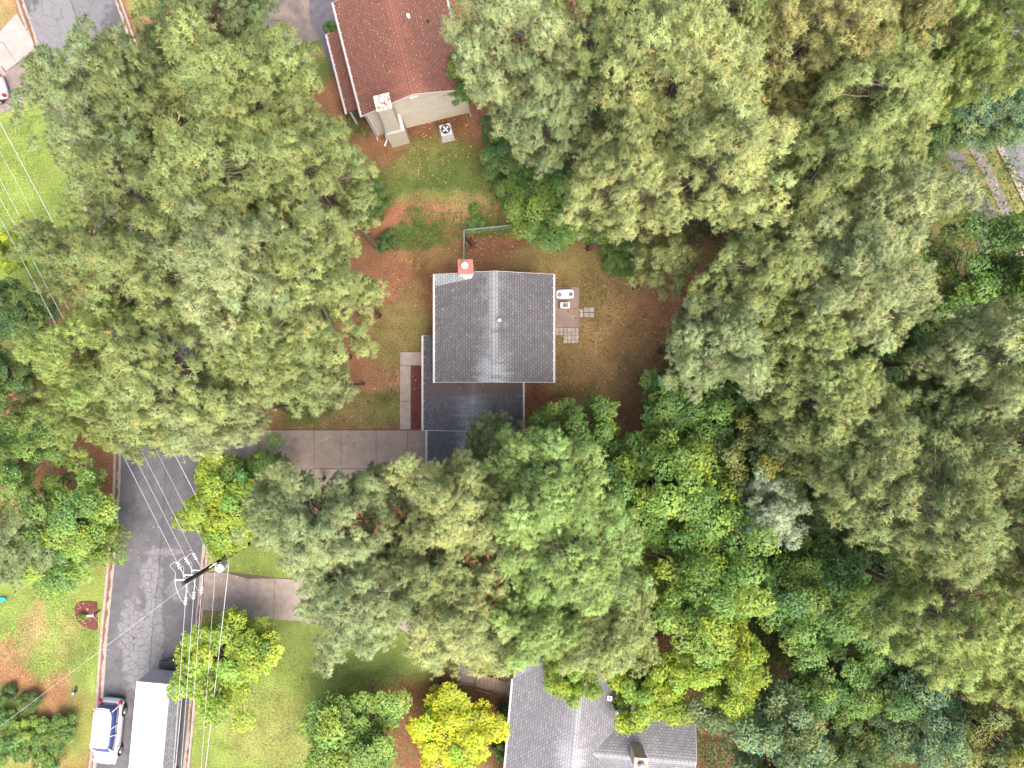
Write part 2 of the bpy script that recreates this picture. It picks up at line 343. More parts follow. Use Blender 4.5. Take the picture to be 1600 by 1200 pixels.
def asphalt_mat():
    m = bpy.data.materials.new('asphalt'); m.use_nodes = True; g = NG(m); b = g.n['Principled BSDF']
    tc = g.n.new('ShaderNodeTexCoord'); v = tc.outputs['Object']
    dv = g.n.new('ShaderNodeVectorMath'); dv.operation = 'ADD'
    nz = g.n.new('ShaderNodeTexNoise'); nz.inputs['Scale'].default_value = 2.5; nz.inputs['Detail'].default_value = 5
    g.l.new(v, nz.inputs['Vector'])
    sc_ = g.n.new('ShaderNodeVectorMath'); sc_.operation = 'SCALE'; sc_.inputs['Scale'].default_value = .25
    g.l.new(nz.outputs['Color'], sc_.inputs[0]); g.l.new(v, dv.inputs[0]); g.l.new(sc_.outputs[0], dv.inputs[1]); w = dv.outputs[0]
    fine = g.noise(v, 45, 4, .75); mid = g.noise(v, 1.2, 5, .6); big = g.noise(v, .28, 4, .6)
    c = g.mix(g.ramp(mid, .3, .7), (.062, .061, .066), (.084, .083, .089))
    xy = g.sep(w)
    # worn, sun-bleached stretches where the surface has lost its binder
    def blob(px, py, rx, ry, rot=0):
        p = W(px, py); k = FPX / CAMH
        q = g.mapping(w, (0, 0, 0)); s = g.sep(q)
        dx = g.math('DIVIDE', g.math('SUBTRACT', s[0], p.x), rx / k); dy = g.math('DIVIDE', g.math('SUBTRACT', s[1], p.y), ry / k)
        if rot: dx = g.math('ADD', dx, g.math('MULTIPLY', dy, rot))
        return g.math('ADD', g.math('MULTIPLY', dx, dx), g.math('MULTIPLY', dy, dy))
    edge = g.math('MULTIPLY', g.math('SUBTRACT', g.noise(v, 1.7, 5, .65), .5), 3.0)
    worn = None
    for q in ((216, 1010, 26, 75, .3), (244, 975, 13, 115, .1), (240, 900, 18, 30, 0), (110, 20, 60, 75, -.5), (262, 860, 30, 6, 0), (285, 920, 22, 16, 0)):
        t = g.ramp(g.math('ADD', blob(*q), edge), 1.25, .75)
        worn = t if worn is None else g.math('MAXIMUM', worn, t)
    c = g.mix(g.math('MULTIPLY', worn, .62), c, (.165, .163, .168))
    c = g.mix(g.math('MULTIPLY', g.ramp(big, .55, .7), .3), c, (.13, .125, .135))
    uvn = g.n.new('ShaderNodeUVMap'); uvn.uv_map = 'UVMap'; ru = g.sep(uvn.outputs[0])
    wu = g.math('ADD', ru[0], g.math('MULTIPLY', g.math('SUBTRACT', g.noise(v, .9, 4, .6), .5), .35))
    seam = g.ramp(g.math('ABSOLUTE', g.math('SUBTRACT', wu, .1)), .07, .02)
    wheel = g.math('MULTIPLY', g.ramp(g.math('ABSOLUTE', g.math('SUBTRACT', g.math('ABSOLUTE', wu), 1.55)), .75, .2), g.ramp(g.noise(v, .35, 3), .35, .6))
    c = g.mix(g.math('MULTIPLY', wheel, .22), c, (.13, .125, .135))
    c = g.mix(g.math('MULTIPLY', g.ramp(wu, .05, .15), .16), c, (.035, .034, .04))
    c = g.mix(g.math('MULTIPLY', g.ramp(g.noise(g.mapping(v, (4, 4, 4)), 1.9, 5, .7), .62, .72), .5), c, (.032, .03, .034))
    c = g.mix(g.math('MULTIPLY', seam, .55), c, (.03, .029, .033))
    cr1 = g.vor(w, 1.05, 'DISTANCE_TO_EDGE'); cr2 = g.vor(w, 1.9, 'DISTANCE_TO_EDGE')
    crack = g.math('MAXIMUM', g.math('MULTIPLY', g.ramp(cr1, .040, .012), g.math('MULTIPLY', g.ramp(g.noise(v, .5, 3), .45, .6), .45)),
                   g.math('MULTIPLY', g.ramp(cr2, .045, .012), g.math('MAXIMUM', g.math('MULTIPLY', worn, g.ramp(xy[1], 5.0, -8.0, .12, .9)), g.math('MULTIPLY', g.ramp(g.noise(v, .4, 3), .52, .62), .5))))
    c = g.mix(g.math('MULTIPLY', crack, .75), c, (.035, .033, .038))
    c = g.mix(1.0, c, g.ramp(fine, .2, .8, .75, 1.25), 'MULTIPLY')
    g.l.new(c, b.inputs['Base Color']); b.inputs['Roughness'].default_value = .85; b.inputs['Specular IOR Level'].default_value = .25
    g.bump(g.math('SUBTRACT', g.math('MULTIPLY', fine, .5), g.math('MULTIPLY', crack, 1.2)), .5, .02, b)
    return m
M_ASPH = asphalt_mat()
def stain_build(dirt, amt, sc=.7, lo=.5, hi=.75):
    def f(m, n, l, b, tc, mx):
        g = NG(m); c = mx.outputs['Result']
        s = g.ramp(g.noise(tc.outputs['Object'], sc, 6, .65, .4), lo, hi); fine = g.noise(tc.outputs['Object'], 55, 3, .7)
        c = g.mix(g.math('MULTIPLY', s, amt), c, dirt); c = g.mix(1.0, c, g.ramp(fine, .2, .8, .78, 1.22), 'MULTIPLY'); l.new(c, b.inputs['Base Color'])
    return f
M_KERB = mat('kerb_concrete', (.23, .19, .16), .85, .2, 3, .3, 60, build=stain_build((.16, .11, .08), .6))
M_DRIVE = mat('drive_concrete', (.205, .162, .130), .8, .12, 1.2, .25, 70, build=stain_build((.30, .27, .25), .55, .55, .56, .7))
M_DRIVE_B = mat('exposed_aggregate', (.195, .160, .138), .9, .16, 2, .6, 80, build=stain_build((.10, .08, .065), .55))
M_WALK = mat('walk_concrete', (.255, .205, .175), .85, .1, 2, .2, 70, build=stain_build((.17, .13, .11), .5))
M_PALE = mat('pale_concrete', (.235, .205, .19), .85, .12, 1.5, .2, 60, build=stain_build((.30, .23, .19), .55))
M_JOINT = mat('joint_dirt', (.07, .05, .04), .95, .2)
M_ROADEDGE = mat('gutter_litter', (.115, .062, .038), .95, .4, 9, .6, 40)

road_px = [(196, 1420), (212, 1250), (226, 1130), (235, 1000), (245, 900), (253, 800), (257, 700), (253, 600), (243, 500), (226, 390), (199, 270), (162, 150), (122, 40), (70, -110), (0, -300)]
road_c = smooth_line([W(*p) for p in road_px])
def strip(L0, L1, z):
    n = len(L0); m = MB(); m.add([(p.x, p.y, z) for p in L0] + [(p.x, p.y, z) for p in L1], [(i, i + 1, n + i + 1, n + i) for i in range(n - 1)]); return m
RW = 3.35
road_o = strip(offset_line(road_c, RW), offset_line(road_c, -RW), .020).build('road', M_ASPH); struct(road_o)
ul = road_o.data.uv_layers.new(name='UVMap'); acc = [0.0]
for q0, q1 in zip(road_c, road_c[1:]): acc.append(acc[-1] + (q1 - q0).length)
for lp in road_o.data.loops:
    vi = lp.vertex_index; nn = len(road_c); ul.data[lp.index].uv = (RW if vi < nn else -RW, acc[vi % nn])
def kerbs(name, line, side, skips, step=3.0, m=M_KERB):
    """pieces of kerb and gutter pan along one side; skips: pixel boxes (drive mouths)"""
    root = bpy.data.objects.new(name, None); COL.objects.link(root); struct(root)
    inner = resample(offset_line(line, RW * side), step); mid = resample(offset_line(line, (RW + .34) * side), step)
    for i in range(min(len(inner), len(mid)) - 1):
        t = (inner[i + 1] - inner[i]).normalized(); nrm = Vector((t.y, -t.x, 0)) * side
        c = (inner[i] + inner[i + 1]) / 2; px = c.x / CAMH * FPX + 800; py = 600 - c.y / CAMH * FPX
        low = any(a0 <= px <= a1 and b0 <= py <= b1 for a0, b0, a1, b1 in skips)
        h = .045 if low else .15
        prof = [(-.02, -.1), (-.02, .030), (.30, .036), (.335, h - .01), (.36, h), (.50, h), (.515, h - .012), (.515, -.1)]
        g_ = t * .008
        A = [inner[i] + g_ + nrm * d + Vector((0, 0, z)) for d, z in prof]; B = [inner[i + 1] - g_ + nrm * d + Vector((0, 0, z)) for d, z in prof]
        mb = MB(); mb.rings([A, B] if side > 0 else [B, A]); mb.build('kerb_stone', m, root)
    return root
kerbs('kerb', road_c, 1, [(300, 880, 345, 980), (250, 640, 360, 800)])
kerbs('kerb', road_c, -1, [(0, 40, 120, 200), (100, 910, 190, 940)])

# brown leaf litter washed into the gutters (nobody could count it)
RWs = RW
for sd_, lab in ((-1, 'brown leaf litter lying in the left gutter of the road'), (1, 'brown leaf litter lying in the right gutter of the road')):
    n_ = len(road_c); lo = offset_line(road_c, (RW + .20) * sd_); hi = offset_line(road_c, (RW + .335) * sd_); mb = MB(); rl = random.Random(4 + sd_); A_, B_ = resample(lo, .35), resample(hi, .35); k_ = min(len(A_), len(B_))
    vs = []
    for i in range(k_): vs += [(A_[i].lerp(B_[i], rl.uniform(-.9, .5)).to_tuple()[:2] + (.0415,)), (B_[i].x, B_[i].y, .075)]
    mb.add(vs, [(2 * i, 2 * i + 2, 2 * i + 3, 2 * i + 1) for i in range(k_ - 1)]); o_ = mb.build('leaf_litter', M_ROADEDGE, kind='stuff'); o_['label'] = lab; o_['category'] = 'leaves'
def slab_set(name, polys, m, base_poly, top=.05, base_z=.012, kind='structure', label=None, joint=.012):
    """slabs (pixel polygons) over a dark joint bed"""
    base = MB().prism([W(*p) for p in base_poly], -.05, base_z).build(name, M_JOINT); struct(base, label)
    for pl in polys:
        P = [W(*p).xy for p in pl]; c = sum(P, Vector((0, 0))) / len(P)
        P = [p + (c - p).normalized() * joint * 1.4 for p in P]; n = len(P)
        Q = [p + (c - p).normalized() * .014 for p in P]
        mb = MB(); mb.rings([[(p.x, p.y, base_z - .03) for p in P], [(p.x, p.y, top - .012) for p in P], [(p.x, p.y, top) for p in Q]])
        mb.build('concrete_slab', m, base)
    return base
# drive of the grey-roofed house
def ccw(p): return p[::-1]
xs = [340, 405, 491, 533, 588, 637, 672]
pol = []
for x0, x1 in zip(xs, xs[1:]):
    ytop = 672 if x0 > 420 else (668 if x0 > 390 else 662)
    pol.append(ccw([(x0, 672 if x0 > 350 else 668), (x1, 672), (x1, 732), (x0, 732 if x0 > 350 else 738)]))
    if x0 >= 400: pol.append(ccw([(x0, 732), (x1, 732), (x1, 792), (x0, 792 if x0 > 420 else 760)]))
pol.append(ccw([(318, 655), (340, 668), (340, 738), (318, 752)]))
slab_set('driveway', pol, M_DRIVE, ccw([(318, 654), (342, 667), (420, 671), (672, 671), (672, 793), (405, 793), (340, 740), (318, 754)]), .055, .014)
# front walk
slab_set('front_walk', [ccw(q) for q in ([(625, 550), (659, 550), (659, 571), (625, 571)], [(625, 571), (642, 571), (642, 627), (625, 627)], [(625, 627), (642, 627), (642, 671), (625, 671)])],
         M_WALK, ccw([(624.5, 549.5), (659, 549.5), (659, 571.5), (642.5, 571.5), (642.5, 671), (624.5, 671)]), .075, .016)
M_MULCH = mat('red_mulch', (.098, .032, .026), .95, .5, 14, .9, 50)
struct(MB().prism([W(*p) for p in ccw([(643, 572), (665, 572), (665, 670), (643, 670)])], -.02, .035).build('mulch_bed', M_MULCH))
# drive of the neighbour below
slab_set('neighbour_driveway', [ccw(q) for q in ([(318, 894), (352, 894), (384, 903), (382, 962), (316, 953)], [(384, 903), (389, 904), (387, 963), (382, 962)], [(389, 904), (430, 903), (427, 967), (387, 963)],
         [(430, 903), (500, 908), (500, 974), (427, 967)], [(500, 908), (585, 915), (585, 979), (500, 974)], [(585, 915), (660, 930), (655, 1000), (622, 981), (585, 979)], [(660, 930), (740, 985), (722, 1040), (655, 1000)])],
         M_DRIVE_B, ccw([(317, 893), (352, 893), (430, 902), (585, 914), (661, 929), (741, 985), (723, 1042), (655, 1001), (622, 982), (500, 975), (316, 954)]), .05, .014)
# pale drive top left, seen past the pines
slab_set('pale_driveway', [ccw(q) for q in ([(-60, 80), (0, 49), (27, 20), (50, 62), (26, 98), (5, 66)], [(5, 66), (26, 98), (3, 104), (-60, 130), (-60, 90)], [(26, 98), (50, 62), (58, 75), (10, 112), (3, 104)], [(-60, 130), (3, 104), (12, 118), (-60, 148)])],
         M_PALE, ccw([(-62, 78), (0, 48), (27, 19), (51, 62), (59, 76), (11, 119), (-62, 149)]), .05, .014)
struct(MB().prism([W(*p) for p in ccw([(-120, 152), (10, 112), (60, 80), (70, 100), (34, 168), (-120, 210)])], -.02, .03).build('parking_pad', mat('brown_asphalt', (.16, .125, .115), .9, .2, 3, .4, 60)))
# drive by the red-roofed house
struct(MB().prism([W(*p) for p in ccw([(330, -160), (560, -160), (560, 30), (508, 60), (500, 62), (455, 74), (400, 70), (340, 20)])], -.02, .024).build('brown_driveway', mat('worn_asphalt', (.125, .100, .088), .9, .3, 1.1, .5, 60, build=stain_build((.22, .17, .13), .5, 1.1))))
struct(MB().prism([W(*p) for p in ccw([(482, -90), (560, -100), (575, 150), (560, 190), (545, 170), (500, 62), (484, 35)])], -.02, .030).build('drive_shade', mat('shade_asphalt', (.082, .078, .085), .85, .2, 2, .4, 60)))  # dark sheet painting the shadow on the drive beside the house
# street on the far right
r2 = smooth_line([W(*p) for p in [(1670, 450), (1601, 300), (1577, 250), (1553, 205), (1470, 60)]])
def strip_px(name, L, d0, d1, z, m): struct(strip(offset_line(L, d0), offset_line(L, d1), z).build(name, m))
M_ASPH2 = mat('pale_asphalt', (.12, .116, .13), .9, .2, 2, .4, 60)
strip_px('road', r2, 6.5, .0, .020, M_ASPH2)
RW_, RW = RW, .0
kerbs('kerb', r2, -1, [], 2.5, M_KERB)
RW = RW_
strip_px('pavement', r2, -1.55, -2.35, .028, mat('pavement_concrete', (.165, .14, .135), .9, .15))
M_PATH = mat('grey_path', (.12, .108, .105), .9, .25, 3, .4, 50, build=stain_build((.08, .07, .045), .5, 1.5))
struct(MB().prism([W(*p) for p in ccw([(1475, 228), (1508, 240), (1532, 292), (1568, 350), (1590, 400), (1530, 400), (1520, 330), (1497, 280)])], -.02, .022).build('garden_path', M_PATH))

# ------------------------------------------------------------------ houses
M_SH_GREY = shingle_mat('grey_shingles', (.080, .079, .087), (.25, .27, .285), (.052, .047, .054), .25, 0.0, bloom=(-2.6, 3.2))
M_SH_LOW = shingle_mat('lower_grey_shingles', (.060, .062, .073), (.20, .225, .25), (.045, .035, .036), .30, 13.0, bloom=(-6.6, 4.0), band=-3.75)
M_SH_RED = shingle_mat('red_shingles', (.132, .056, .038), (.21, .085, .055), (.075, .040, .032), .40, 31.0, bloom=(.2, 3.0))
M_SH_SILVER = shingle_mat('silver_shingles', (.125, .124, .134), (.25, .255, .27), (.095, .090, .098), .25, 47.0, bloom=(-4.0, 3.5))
M_GUTTER = mat('gutter_white', (.42, .39, .40), .5, .12, 5)
M_TRIM = mat('trim_paint', (.44, .41, .40), .6, .08, 5)
M_WALLW = mat('white_siding', (.58, .55, .50), .75, .08, 2, .2, 20)
def siding(m, n, l, b, tc, mx):
    g = NG(m); c = mx.outputs['Result']; v = tc.outputs['Object']
    s = g.ramp(g.noise(g.mapping(v, sc=(.7, .7, 4)), 1.5, 6, .7), .45, .75); h = g.ramp(g.sep(v)[2], 2.6, 0.0)
    c = g.mix(g.math('MULTIPLY', s, .45), c, (.30, .26, .18)); alg = g.math('MULTIPLY', g.ramp(g.noise(v, 1.0, 5, .7), .42, .7), h)
    c = g.mix(g.math('MULTIPLY', alg, .5), c, (.34, .29, .10)); l.new(c, b.inputs['Base Color'])
M_WALLC = mat('cream_siding', (.40, .37, .31), .75, .07, 2, .2, 30, build=siding)
M_GLASS = mat('window_glass', (.05, .06, .07), .08, .05, spec=.6)
M_DOOR = mat('door_paint', (.35, .30, .27), .5, .08)
M_METAL = mat('galvanised_metal', (.55, .56, .58), .4, .12, 8, metal=.6)
M_DARKM = mat('dark_metal', (.035, .036, .04), .5, .2, 8)
M_WHITE = mat('white_enamel', (.60, .59, .61), .35, .04, 4)
M_REDCAP = mat('brick_red_paint', (.24, .092, .080), .7, .18, 5)
def rust(m, n, l, b, tc, mx):
    g = NG(m); v = tc.outputs['Object']
    c = g.mix(g.ramp(g.noise(v, 4.5, 6, .7, .6), .46, .56), (.55, .50, .50), (.42, .13, .045)); c = g.mix(g.ramp(g.noise(g.mapping(v, (5, 5, 5)), 6, 5, .7), .58, .66), c, (.62, .40, .24))
    l.new(c, b.inputs['Base Color'])
M_RUST = mat('rusty_cap', (.5, .4, .3), .7, .1, build=rust)

M_LITTER = mat('dry_leaf_bits', (.42, .32, .24), .8, .4, 20)
def gable(root, x0, x1, y0, y1, ze, zr, m, ov=.3, wall=M_WALLW, axis='y', name='roof', walls=True, rake=True, zb=-.1, litter=.5):
    """one gabled volume; ridge along the local y (or x) axis, extents are the roof's, overhang included"""
    sw = (lambda p: p) if axis == 'y' else (lambda p: (p[1], p[0], p[2]))
    xm = (x0 + x1) / 2; th = .13; hw = (x1 - x0) / 2; sl = math.hypot(hw, zr - ze)
    for s, xe in ((-1, x0), (1, x1)):
        top = [sw(p) for p in ((xe, y0, ze), (xe, y1, ze), (xm, y1, zr), (xm, y0, zr))]
        mb = MB(); vs = top + [(p[0], p[1], p[2] - th) for p in top]
        mb.add(vs, [(0, 1, 2, 3), (7, 6, 5, 4), (0, 4, 5, 1), (1, 5, 6, 2), (2, 6, 7, 3), (3, 7, 4, 0)])
        def uvf(p, s=s):
            q = sw(p); return (q[1], s * abs(q[0] - xm) / hw * sl)
        mb.build(name, m, root, uvf=uvf)
    # windblown leaf bits lying on the slopes
    rl = random.Random(int(abs(x0 * 97 + y1 * 31)) + len(name)); nb_ = int((y1 - y0) * hw * 2 * litter); lb = MB()
    for i in range(nb_):
        yy = rl.uniform(y0 + .1, y1 - .1); xx = rl.uniform(x0 + .1, x1 - .1); zz = zr - abs(xx - xm) / hw * (zr - ze) + .012; a_ = rl.uniform(0, 6.28); q = rl.uniform(.02, .055)
        sl_ = -(zr - ze) / hw * (1 if xx > xm else -1)
        lb.add([sw((xx + q * math.cos(a_ + k * 1.571) * (1 if k % 2 else .5), yy + q * math.sin(a_ + k * 1.571) * (1 if k % 2 else .5), zz + sl_ * q * math.cos(a_ + k * 1.571) * (1 if k % 2 else .5) + (.02 if k == 0 else 0))) for k in range(4)], [(0, 1, 2, 3)])
    if nb_: lb.build('leaf_litter', M_LITTER, root, kind='stuff')
    # ridge cap of short overlapping pieces
    mb = MB(); n = int((y1 - y0) / .28); a = (zr - ze) / hw; w = .19
    for i in range(n):
        ya = y0 + (y1 - y0) * i / n; yb = ya + (y1 - y0) / n * 1.02; z0, z1 = zr + .034, zr + .016
        P = [(xm - w, ya, z0 - w * a), (xm, ya, z0), (xm + w, ya, z0 - w * a), (xm - w, yb, z1 - w * a), (xm, yb, z1), (xm + w, yb, z1 - w * a)]
        P += [(p[0], p[1], p[2] - .03) for p in P]
        mb.add([sw(p) for p in P], [(0, 1, 4, 3), (1, 2, 5, 4), (0, 6, 7, 1), (1, 7, 8, 2), (3, 4, 10, 9), (4, 5, 11, 10), (0, 3, 9, 6), (2, 8, 11, 5)])
    mb.build('ridge_cap', m, root, uvf=lambda p: (sw(p)[1], .06 + abs(sw(p)[0] - xm)))
    if walls:
        wx0, wx1, wy0, wy1 = x0 + ov, x1 - ov, y0 + .25, y1 - .25; zw = ze + (zr - ze) * ov / hw - th - .01
        P = [(wx0, zb), (wx1, zb), (wx1, zw), (xm, zr - th - .02), (wx0, zw)]
        mb = MB(); mb.add([sw((p[0], wy0, p[1])) for p in P] + [sw((p[0], wy1, p[1])) for p in P],
                          [(0, 1, 2, 3, 4), (9, 8, 7, 6, 5)] + [(i, 5 + i, 5 + (i + 1) % 5, (i + 1) % 5) for i in range(5)])
        mb.build('wall', wall, root)
    if rake:
        for yy in (y0 - .012, y1 + .012):
            for xe in (x0, x1):
                mb = MB(); q = [(xe, ze), (xm, zr), (xm, zr - .17), (xe, ze - .17)]
                mb.add([sw((p[0], yy - .012, p[1] - .006)) for p in q] + [sw((p[0], yy + .012, p[1] - .006)) for p in q],
                       [(0, 1, 2, 3), (7, 6, 5, 4), (0, 4, 5, 1), (1, 5, 6, 2), (2, 6, 7, 3), (3, 7, 4, 0)])
                mb.build('rake_board', M_TRIM, root)

def gutter(root, a, b, w=.13, step=.62, m=M_GUTTER):
    """open channel from a to b (local), with hangers; the roof lies on the left of a->b"""
    a, b = Vector(a), Vector(b); d = (b - a).normalized(); nrm = Vector((d.y, -d.x, 0)); L = (b - a).length
    def sec(p): return [p + nrm * x + Vector((0, 0, z)) for x, z in ((.0, 0), (.0, -.12), (w, -.12), (w, .02), (w - .022, .02), (w - .022, -.10), (.022, -.10), (.022, 0))]
    mb = MB(); mb.rings([sec(a), sec(b)]); g_ = mb.build('gutter', m, root)
    me = None; k = int(L / step)
    for i in range(k):
        p = a + d * (L * (i + .5) / k)
        if me is None:
            h = MB().box((0, 0, 0), (w + .10, .03, .018)).build('gutter_hanger', m, g_); me = h.data
        else: h = link('gutter_hanger', me, g_)
        h.location = p + nrm * (w / 2 - .05) + Vector((0, 0, .025)); h.rotation_euler = (0, 0, math.atan2(nrm.y, nrm.x))

def window(root, c, w, h, rz):
    """window set on a wall; c is the centre on the wall face, rz turns its outward normal (+y at 0)"""
    f = MB(); t = .07
    for dx, dz, ww, hh in ((0, h / 2 + t / 2, w + 2 * t, t), (0, -h / 2 - t / 2, w + 2 * t, t), (-w / 2 - t / 2, 0, t, h), (w / 2 + t / 2, 0, t, h), (0, 0, w, .04)):
        f.box((dx, .02, dz), (ww, .06, hh))
    o = f.build('window', M_TRIM, root); o.location = c; o.rotation_euler = (0, 0, rz)
    for dz in (-h / 4 - .01, h / 4 + .01): MB().box((0, .008, dz), (w, .02, h / 2 - .03)).build('pane', M_GLASS, o)

def downspout(root, top, bot):
    t = Vector(top); b = Vector(bot)
    MB().tube([t, t + Vector((0, 0, -.15)), Vector((b.x, b.y, t.z - .45)), b + Vector((0, 0, .15)), b + Vector((0, -.25, .08))], .04, 6).build('downspout', M_GUTTER, root)

# --- the grey-roofed house in the middle
hx, hy = -0.7, 3.0
H = thing('house', 'grey shingled split level house with red capped chimney, centre of the picture', 'house', (hx, hy, 0))
def HL(px, py, z): return W(px, py, z) - Vector((hx, hy, 0))
E0 = HL(679.5, 597, 5.0); E1 = HL(864.5, 428.8, 5.0)
x0, x1, y0, y1 = E0.x, E1.x, E0.y, E1.y
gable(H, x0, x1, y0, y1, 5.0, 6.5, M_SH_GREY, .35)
gutter(H, (x0 - .005, y1 + .03, 5.0), (x0 - .005, y0 - .05, 5.0)); gutter(H, (x1 + .005, y0 - .05, 5.0), (x1 + .005, y1 + .03, 5.0))
L0 = HL(661.5, 672, 3.0); L1 = HL(817, 560, 3.0)
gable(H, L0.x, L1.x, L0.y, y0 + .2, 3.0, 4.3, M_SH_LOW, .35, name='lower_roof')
# porch strip of the lower roof along the west wall
pz = 3.0 + (x0 + .36 - L0.x) * 1.3 / ((L1.x - L0.x) / 2); py1 = HL(660, 525, 3.0).y
mb = MB(); T = [(L0.x, y0 + .2, 3.0), (L0.x, py1, 3.0), (x0 + .36, py1, pz), (x0 + .36, y0 + .2, pz)]
mb.add(T + [(p[0], p[1], p[2] - .12) for p in T], [(3, 2, 1, 0), (4, 5, 6, 7), (0, 1, 5, 4), (1, 2, 6, 5), (2, 3, 7, 6), (3, 0, 4, 7)])
mb.build('porch_roof', M_SH_LOW, H, uvf=lambda p: (p.y - 9.0, 2.6 + (x0 - p.x)))
for yy in (py1 - .15, (py1 + y0) / 2): MB().bbox((L0.x + .12, yy - .06, 0), (L0.x + .24, yy + .06, 2.88)).build('porch_post', M_TRIM, H)
MB().bbox((L0.x - .02, py1 + .004, 2.86), (x0 + .3, py1 + .03, 3.02)).build('fascia_board', M_TRIM, H)
gutter(H, (L0.x - .005, py1 + .03, 3.0), (L0.x - .005, L0.y - .05, 3.0)); gutter(H, (L1.x + .005, L0.y - .05, 3.0), (L1.x + .005, y0 + .1, 3.0))
G0 = HL(667.5, 690, 2.7)
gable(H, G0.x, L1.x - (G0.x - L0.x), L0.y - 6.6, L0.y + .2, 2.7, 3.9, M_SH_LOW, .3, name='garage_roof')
gutter(H, (G0.x - .005, L0.y - .03, 2.7), (G0.x - .005, L0.y - 6.65, 2.7))
for i in range(4):
    pnl = MB().bbox((G0.x + .25, L0.y - 5.9, .1 + i * .53), (G0.x + .29, L0.y - 1.2, .61 + i * .53)).build('garage_door_panel', M_WHITE, H)
for wy in (y0 + 2.2, y0 + 5.2):
    window(H, (x0 + .35 - .005, wy, 3.6), 1.0, 1.2, R(90)); window(H, (x1 - .35 + .005, wy, 3.6), 1.0, 1.2, R(-90))
MB().bbox((x1 - .35, y0 + 3.2, .1), (x1 - .31, y0 + 5.0, 2.15)).build('patio_door', M_GLASS, H)
MB().bbox((x0 + .30, y0 + 1.4, .15), (x0 + .35, y0 + 2.35, 2.2)).build('front_door', M_DOOR, H)
# chimney outside the north gable
cc = HL(727, 414.5, 7.3); yw = y1 - .25; cxx = cc.x
ch = MB().bbox((cxx - .44, yw, -.1), (cxx + .44, yw + .86, 7.15)).build('chimney', M_WALLW, H)
MB().bbox((cxx - .5, yw - .06, 7.15), (cxx + .5, yw + .92, 7.21)).build('chimney_cap', M_REDCAP, ch)
MB().lathe((cxx - .02, yw + .46, 7.21), [(.2, 0), (.2, .26), (.23, .26), (.23, .42), (.2, .45), (.0, .46)], 20).build('flue', M_WHITE, ch, True)
# flashing patch at its foot and the newer pale run of shingles next to it
def on_slope(x, y, dz=.02): return Vector((x, y, 6.5 - abs(x - (x0 + x1) / 2) / ((x1 - x0) / 2) * 1.5 + dz))
fl = MB(); fx = [(-.30, -.02), (.42, -.02), (.50, -.12), (.40, -.22), (.40, -.36), (.22, -.46), (.10, -.40), (-.05, -.52), (-.12, -.38), (-.24, -.36), (-.20, -.20), (-.32, -.14)]
top = [on_slope(cxx + a_, y1 + b_, .02) for a_, b_ in fx]; n = len(top)
fl.add([p - Vector((0, 0, .012)) for p in top] + top, [tuple(range(n, 2 * n))[::-1], tuple(range(n))] + [(i, (i + 1) % n, n + (i + 1) % n, n + i) for i in range(n)])
fl.build('flashing', mat('aluminium_flashing', (.50, .52, .57), .45, .15, 6, metal=.3), H)
pr = [(x0 + .03, y1 - .02), (cxx - .3, y1 - .02), (cxx + .0, y1 - .50), (cxx - .5, y1 - .56), (x0 + .03, y1 - .84)]
top = [on_slope(a_, b_, .012) for a_, b_ in pr]; n = len(top)
MB().add([p - Vector((0, 0, .01)) for p in top] + top, [tuple(range(n, 2 * n))[::-1], tuple(range(n))] + [(i, (i + 1) % n, n + (i + 1) % n, n + i) for i in range(n)]).build('pale_shingle_run', shingle_mat('pale_grey_shingles', (.20, .225, .235), (.3, .32, .33), (.14, .15, .16), .6, 3.0), H, uvf=lambda p: (p.y, abs(p.x) * 1.05))
MB().bbox((cxx + .5, y1 - .02, 5.75), (cxx + .95, y1 + .07, 5.85)).build('bracket', M_TRIM, H)
vp = on_slope(*HL(780.5, 500.5, 6.4).xy, -.03)
vt = MB().lathe(vp, [(.17, 0), (.13, .06), (.13, .28), (.16, .28), (.16, .34), (.10, .42), (0, .44)], 16).build('roof_vent', M_METAL, H, True)

# --- the red-roofed house above
RO = thing('house', 'dark red shingled house with cream siding gable and rust topped chimney', 'house', (-6.82, 19.9, 0), R(14.2))
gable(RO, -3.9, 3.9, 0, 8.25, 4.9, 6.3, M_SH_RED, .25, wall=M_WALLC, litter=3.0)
gutter(RO, (-3.905, 8.28, 4.9), (-3.905, -.05, 4.9)); gutter(RO, (3.905, -.05, 4.9), (3.905, 8.28, 4.9))
T = [(-5.15, 1.3, 2.9), (-3.62, 1.3, 3.35), (-3.62, 7.25, 3.35), (-5.15, 7.25, 2.9)]
MB().add(T + [(p[0], p[1], p[2] - .12) for p in T], [(0, 1, 2, 3), (7, 6, 5, 4), (0, 4, 5, 1), (1, 5, 6, 2), (2, 6, 7, 3), (3, 7, 4, 0)]).build('porch_roof', M_SH_RED, RO, uvf=lambda p: (p.y, 3 + abs(p.x)))
gutter(RO, (-5.155, 7.28, 2.9), (-5.155, 1.27, 2.9)); MB().bbox((-5.15, 7.255, 2.78), (-4.0, 7.285, 2.93)).build('fascia_board', M_TRIM, RO)
for yy in (1.5, 4.3, 7.0): MB().bbox((-5.0, yy - .06, 0), (-4.88, yy + .06, 2.79)).build('porch_post', M_TRIM, RO)
